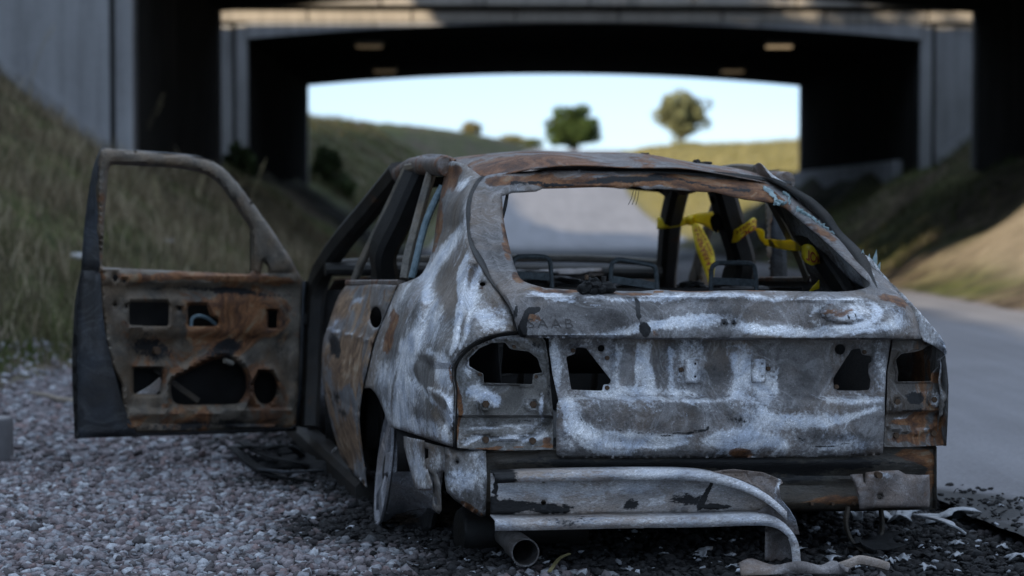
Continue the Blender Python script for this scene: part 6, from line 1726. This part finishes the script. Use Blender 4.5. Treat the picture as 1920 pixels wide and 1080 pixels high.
for i in range(46):
    px, py = r5.uniform(1480, 1880), r5.uniform(1020, 1078)
    if i > 30: px, py = r5.uniform(900, 1420), r5.uniform(1040, 1078)
    s_ = r5.uniform(0.012, 0.035)
    crumpled('melted_flake', px, py, s_ * 1.4, s_, s_ * 0.6, M_ALU if r5.uniform() < 0.55 else M_BLACK, 'small melted flake among the soot behind the car', 'debris', 'melted flakes behind the car', r5.uniform(0, 6), 50 + i, 6)
# charred trim heap under the open door's hinge end
heap = empty('charred_trim_heap', tuple(G(540., 880.)))
tag(heap, 'heap of charred door trim and rubber on the gravel below the open door', 'debris')
r6 = np.random.default_rng(8)
hp = np.array(heap.location)
def hl(px, py, z):
    return G(float(px), float(py), z) - hp
for i, pts in enumerate(([(440, 838, .05), (470, 868, .03), (520, 893, .03), (590, 902, .02)], [(455, 830, .07), (490, 850, .06), (530, 862, .07), (580, 872, .05)], [(490, 880, .04), (540, 885, .06), (600, 882, .03)], [(500, 842, .08), (540, 836, .12), (572, 858, .05)], [(430, 842, .02), (480, 838, .08), (560, 850, .06), (600, 870, .02)])):
    sweep('trim_strip', spline([hl(*p) for p in pts], 6), 0.05 - 0.006 * i, 0.010, M_BLACK if i != 2 else M_BLUE, heap, (0, 0.2, 1))
for i, (x, y, z, s_) in enumerate(((520, 875, .02, .07), (560, 868, .03, .09), (480, 862, .02, .05), (600, 880, .02, .06), (540, 850, .06, .06))):
    lump('rubber_lump', tuple(hl(x, y, z)), (s_, s_ * 0.7, s_ * 0.4), M_BLACK, heap, 3, 0.4, 70 + i)
sweep('pale_wire', spline([hl(603, 878, 0.01), hl(615, 860, 0.05), hl(630, 840, 0.10)], 4), 0.005, None, M_BUMP, heap, (0, 1, 0), n=6)
# burnt tyre wire below the left wheel
bmv = []; bmt = []
r7 = np.random.default_rng(9)
wv = []; wt = []
c0 = G(800., 985.)
for i in range(260):
    a0 = r7.uniform(0.2, 1.5)
    st = np.array([r7.uniform(-0.16, 0.10), r7.uniform(-0.10, 0.12), r7.uniform(0.01, 0.05)])
    d0 = np.array([r7.uniform(0.06, 0.22), r7.uniform(-0.06, 0.06), r7.uniform(-0.015, 0.05)])
    p0, p2 = st, st + d0
    p1 = (p0 + p2) / 2 + np.array([0, r7.normal(0, 0.02), r7.uniform(0.01, 0.05)])
    prev = None
    w = 0.0009
    for t in np.linspace(0, 1, 5):
        p = (1 - t) ** 2 * p0 + 2 * t * (1 - t) * p1 + t * t * p2
        b = len(wv)
        wv += [p + np.array([0, w, -w]), p + np.array([0, -w, -w]), p + np.array([0, 0, w])]
        if prev is not None:
            for j in range(3):
                wt += [[prev + j, prev + (j + 1) % 3, b + (j + 1) % 3], [prev + j, b + (j + 1) % 3, b + j]]
        prev = b
me = mesh_np('tyre_wire', np.array(wv), np.array(wt))
M_WIRE = plain('burnt_wire', (0.010, 0.008, 0.007), (0.06, 0.04, 0.025), 20, 0.7, 0)
o = link('tyre_wire', me, M_WIRE); o.location = tuple(c0)
tag(o, 'tangle of fine burnt tyre wire on the ground beside the bare rim', 'wire')
# soot flakes and ash round the wreck: too many to count
n = 9000
xx = r7.uniform(-1.5, 2.4, n); yy = r7.uniform(5.6, 9.5, n)
ch = char_amount(xx, yy)
ok = (ch > 0.25) & (r7.uniform(0, 1, n) < np.clip(ch, 0, 1))
xx, yy = xx[ok], yy[ok]; n = len(xx)
uu = xx + ER * yy
zz = np.where(uu > road_l(yy), 0.055, 0.012)
sz = np.exp(r7.uniform(math.log(0.004), math.log(0.016), n))
cc = np.where(r7.uniform(0, 1, (n, 1)) < 0.10, np.array([[0.30, 0.31, 0.33]]), np.array([[0.014, 0.0135, 0.0135]])) * r7.uniform(0.5, 1.4, (n, 1))
o = link('charred_litter', stones('charred_litter', np.stack([xx, yy, zz], -1), sz, cc, r7, 1, 0.4), M_CHAR)
tag(o, 'black soot flakes and ash scattered round the wreck', 'soot', kind='stuff')
# bits lying on the roof
for (x, y, Y, s_, lab) in ((1209, 299, 1.35, (.022, .02, .008), 'small black flake lying on the car roof beside the tailgate middle'), (1306, 307, 1.2, (.018, .018, .014), 'rough charred crumb on the roof close to the offside edge'), (1322, 309, 1.2, (.03, .02, .006), 'flat charred scrap on the roof next to the rough crumb')):
    p = L(float(x), float(y), Y)
    T = p[0] / float(rw(Y))
    zz_ = float(roof_z(np.array(T), np.array(Y))) + 0.003
    o = lump('charred_scrap', tuple(from_car(np.array([p[0], Y, zz_]))), s_, M_BLACK, None, 2, 0.4, int(x))
    tag(o, lab, 'debris')
# pale stick and the bollard at the left edge, a strip of wood by the exhaust
pts = spline([G(58., 737., 0.03), G(85., 741., 0.03), G(110., 748., 0.03), G(140., 752., 0.025)], 5)
M_WOOD = plain('weathered_wood', (0.16, 0.13, 0.10), (0.34, 0.29, 0.23), 22, 0.85, 0.5, 0.01, (1, 1, 0.2))
tag(sweep('dry_stick', pts, 0.016, None, M_WOOD, None, n=7, taper=(0.6, 1.0)), 'thin pale stick lying on the gravel at the foot of the bank', 'stick')
pts = spline([G(1030., 1072., 0.02), G(1048., 1048., 0.03), G(1068., 1038., 0.04)], 4)
tag(sweep('dry_leaf_blade', pts, 0.012, 0.004, plain('dry_leaf', (0.12, 0.10, 0.04), (0.22, 0.19, 0.09), 30, 0.8, 0.3), None), 'curled dry yellowish blade on the soot beside the exhaust tip', 'leaf')
bp_ = G(-18., 862.)
bo = empty('concrete_bollard', tuple(bp_)); tag(bo, 'short round weathered grey post standing on the gravel', 'bollard')
M_BOLL = concrete('weathered_post', (0.085, 0.08, 0.082), (0.17, 0.165, 0.17))
hb = 80 * bp_[1] / F
lathe('post', (0, 0, -0.05), (0, 0, 1) if False else (0, 0.0001, 1), [(0, 0.098), (hb + 0.03, 0.098), (hb + 0.045, 0.093), (hb + 0.05, 0.085)], M_BOLL, bo, 28, 30)
lathe('top', (0, 0, hb - 0.002), (0, 0.0001, 1), [(0, 0.086), (0.003, 0.084), (0.005, 0.05), (0.005, 0.0)], concrete('worn_post_top', (0.16, 0.15, 0.15), (0.27, 0.26, 0.26)), bo, 28, 30)
# litter on the bank
for (x, y, s_, lab) in ((140, 487, 0.05, 'scrap of pale litter caught in the grass beyond the door edge'), (315, 458, 0.03, 'small whitish stone showing through the door window on the bank')):
    q = bank_at(x, y)
    if q:
        o = lump('pale_litter', W(q[0], q[1], float(H(q[0], q[1])) + 0.03), (s_ * 1.6, s_, s_ * 0.6), plain('pale_litter', (0.35, 0.35, 0.35), (0.55, 0.55, 0.55), 30, 0.7, 0.2), None, 2, 0.3, int(x))
        tag(o, lab, 'litter')
bpy.context.view_layer.update()
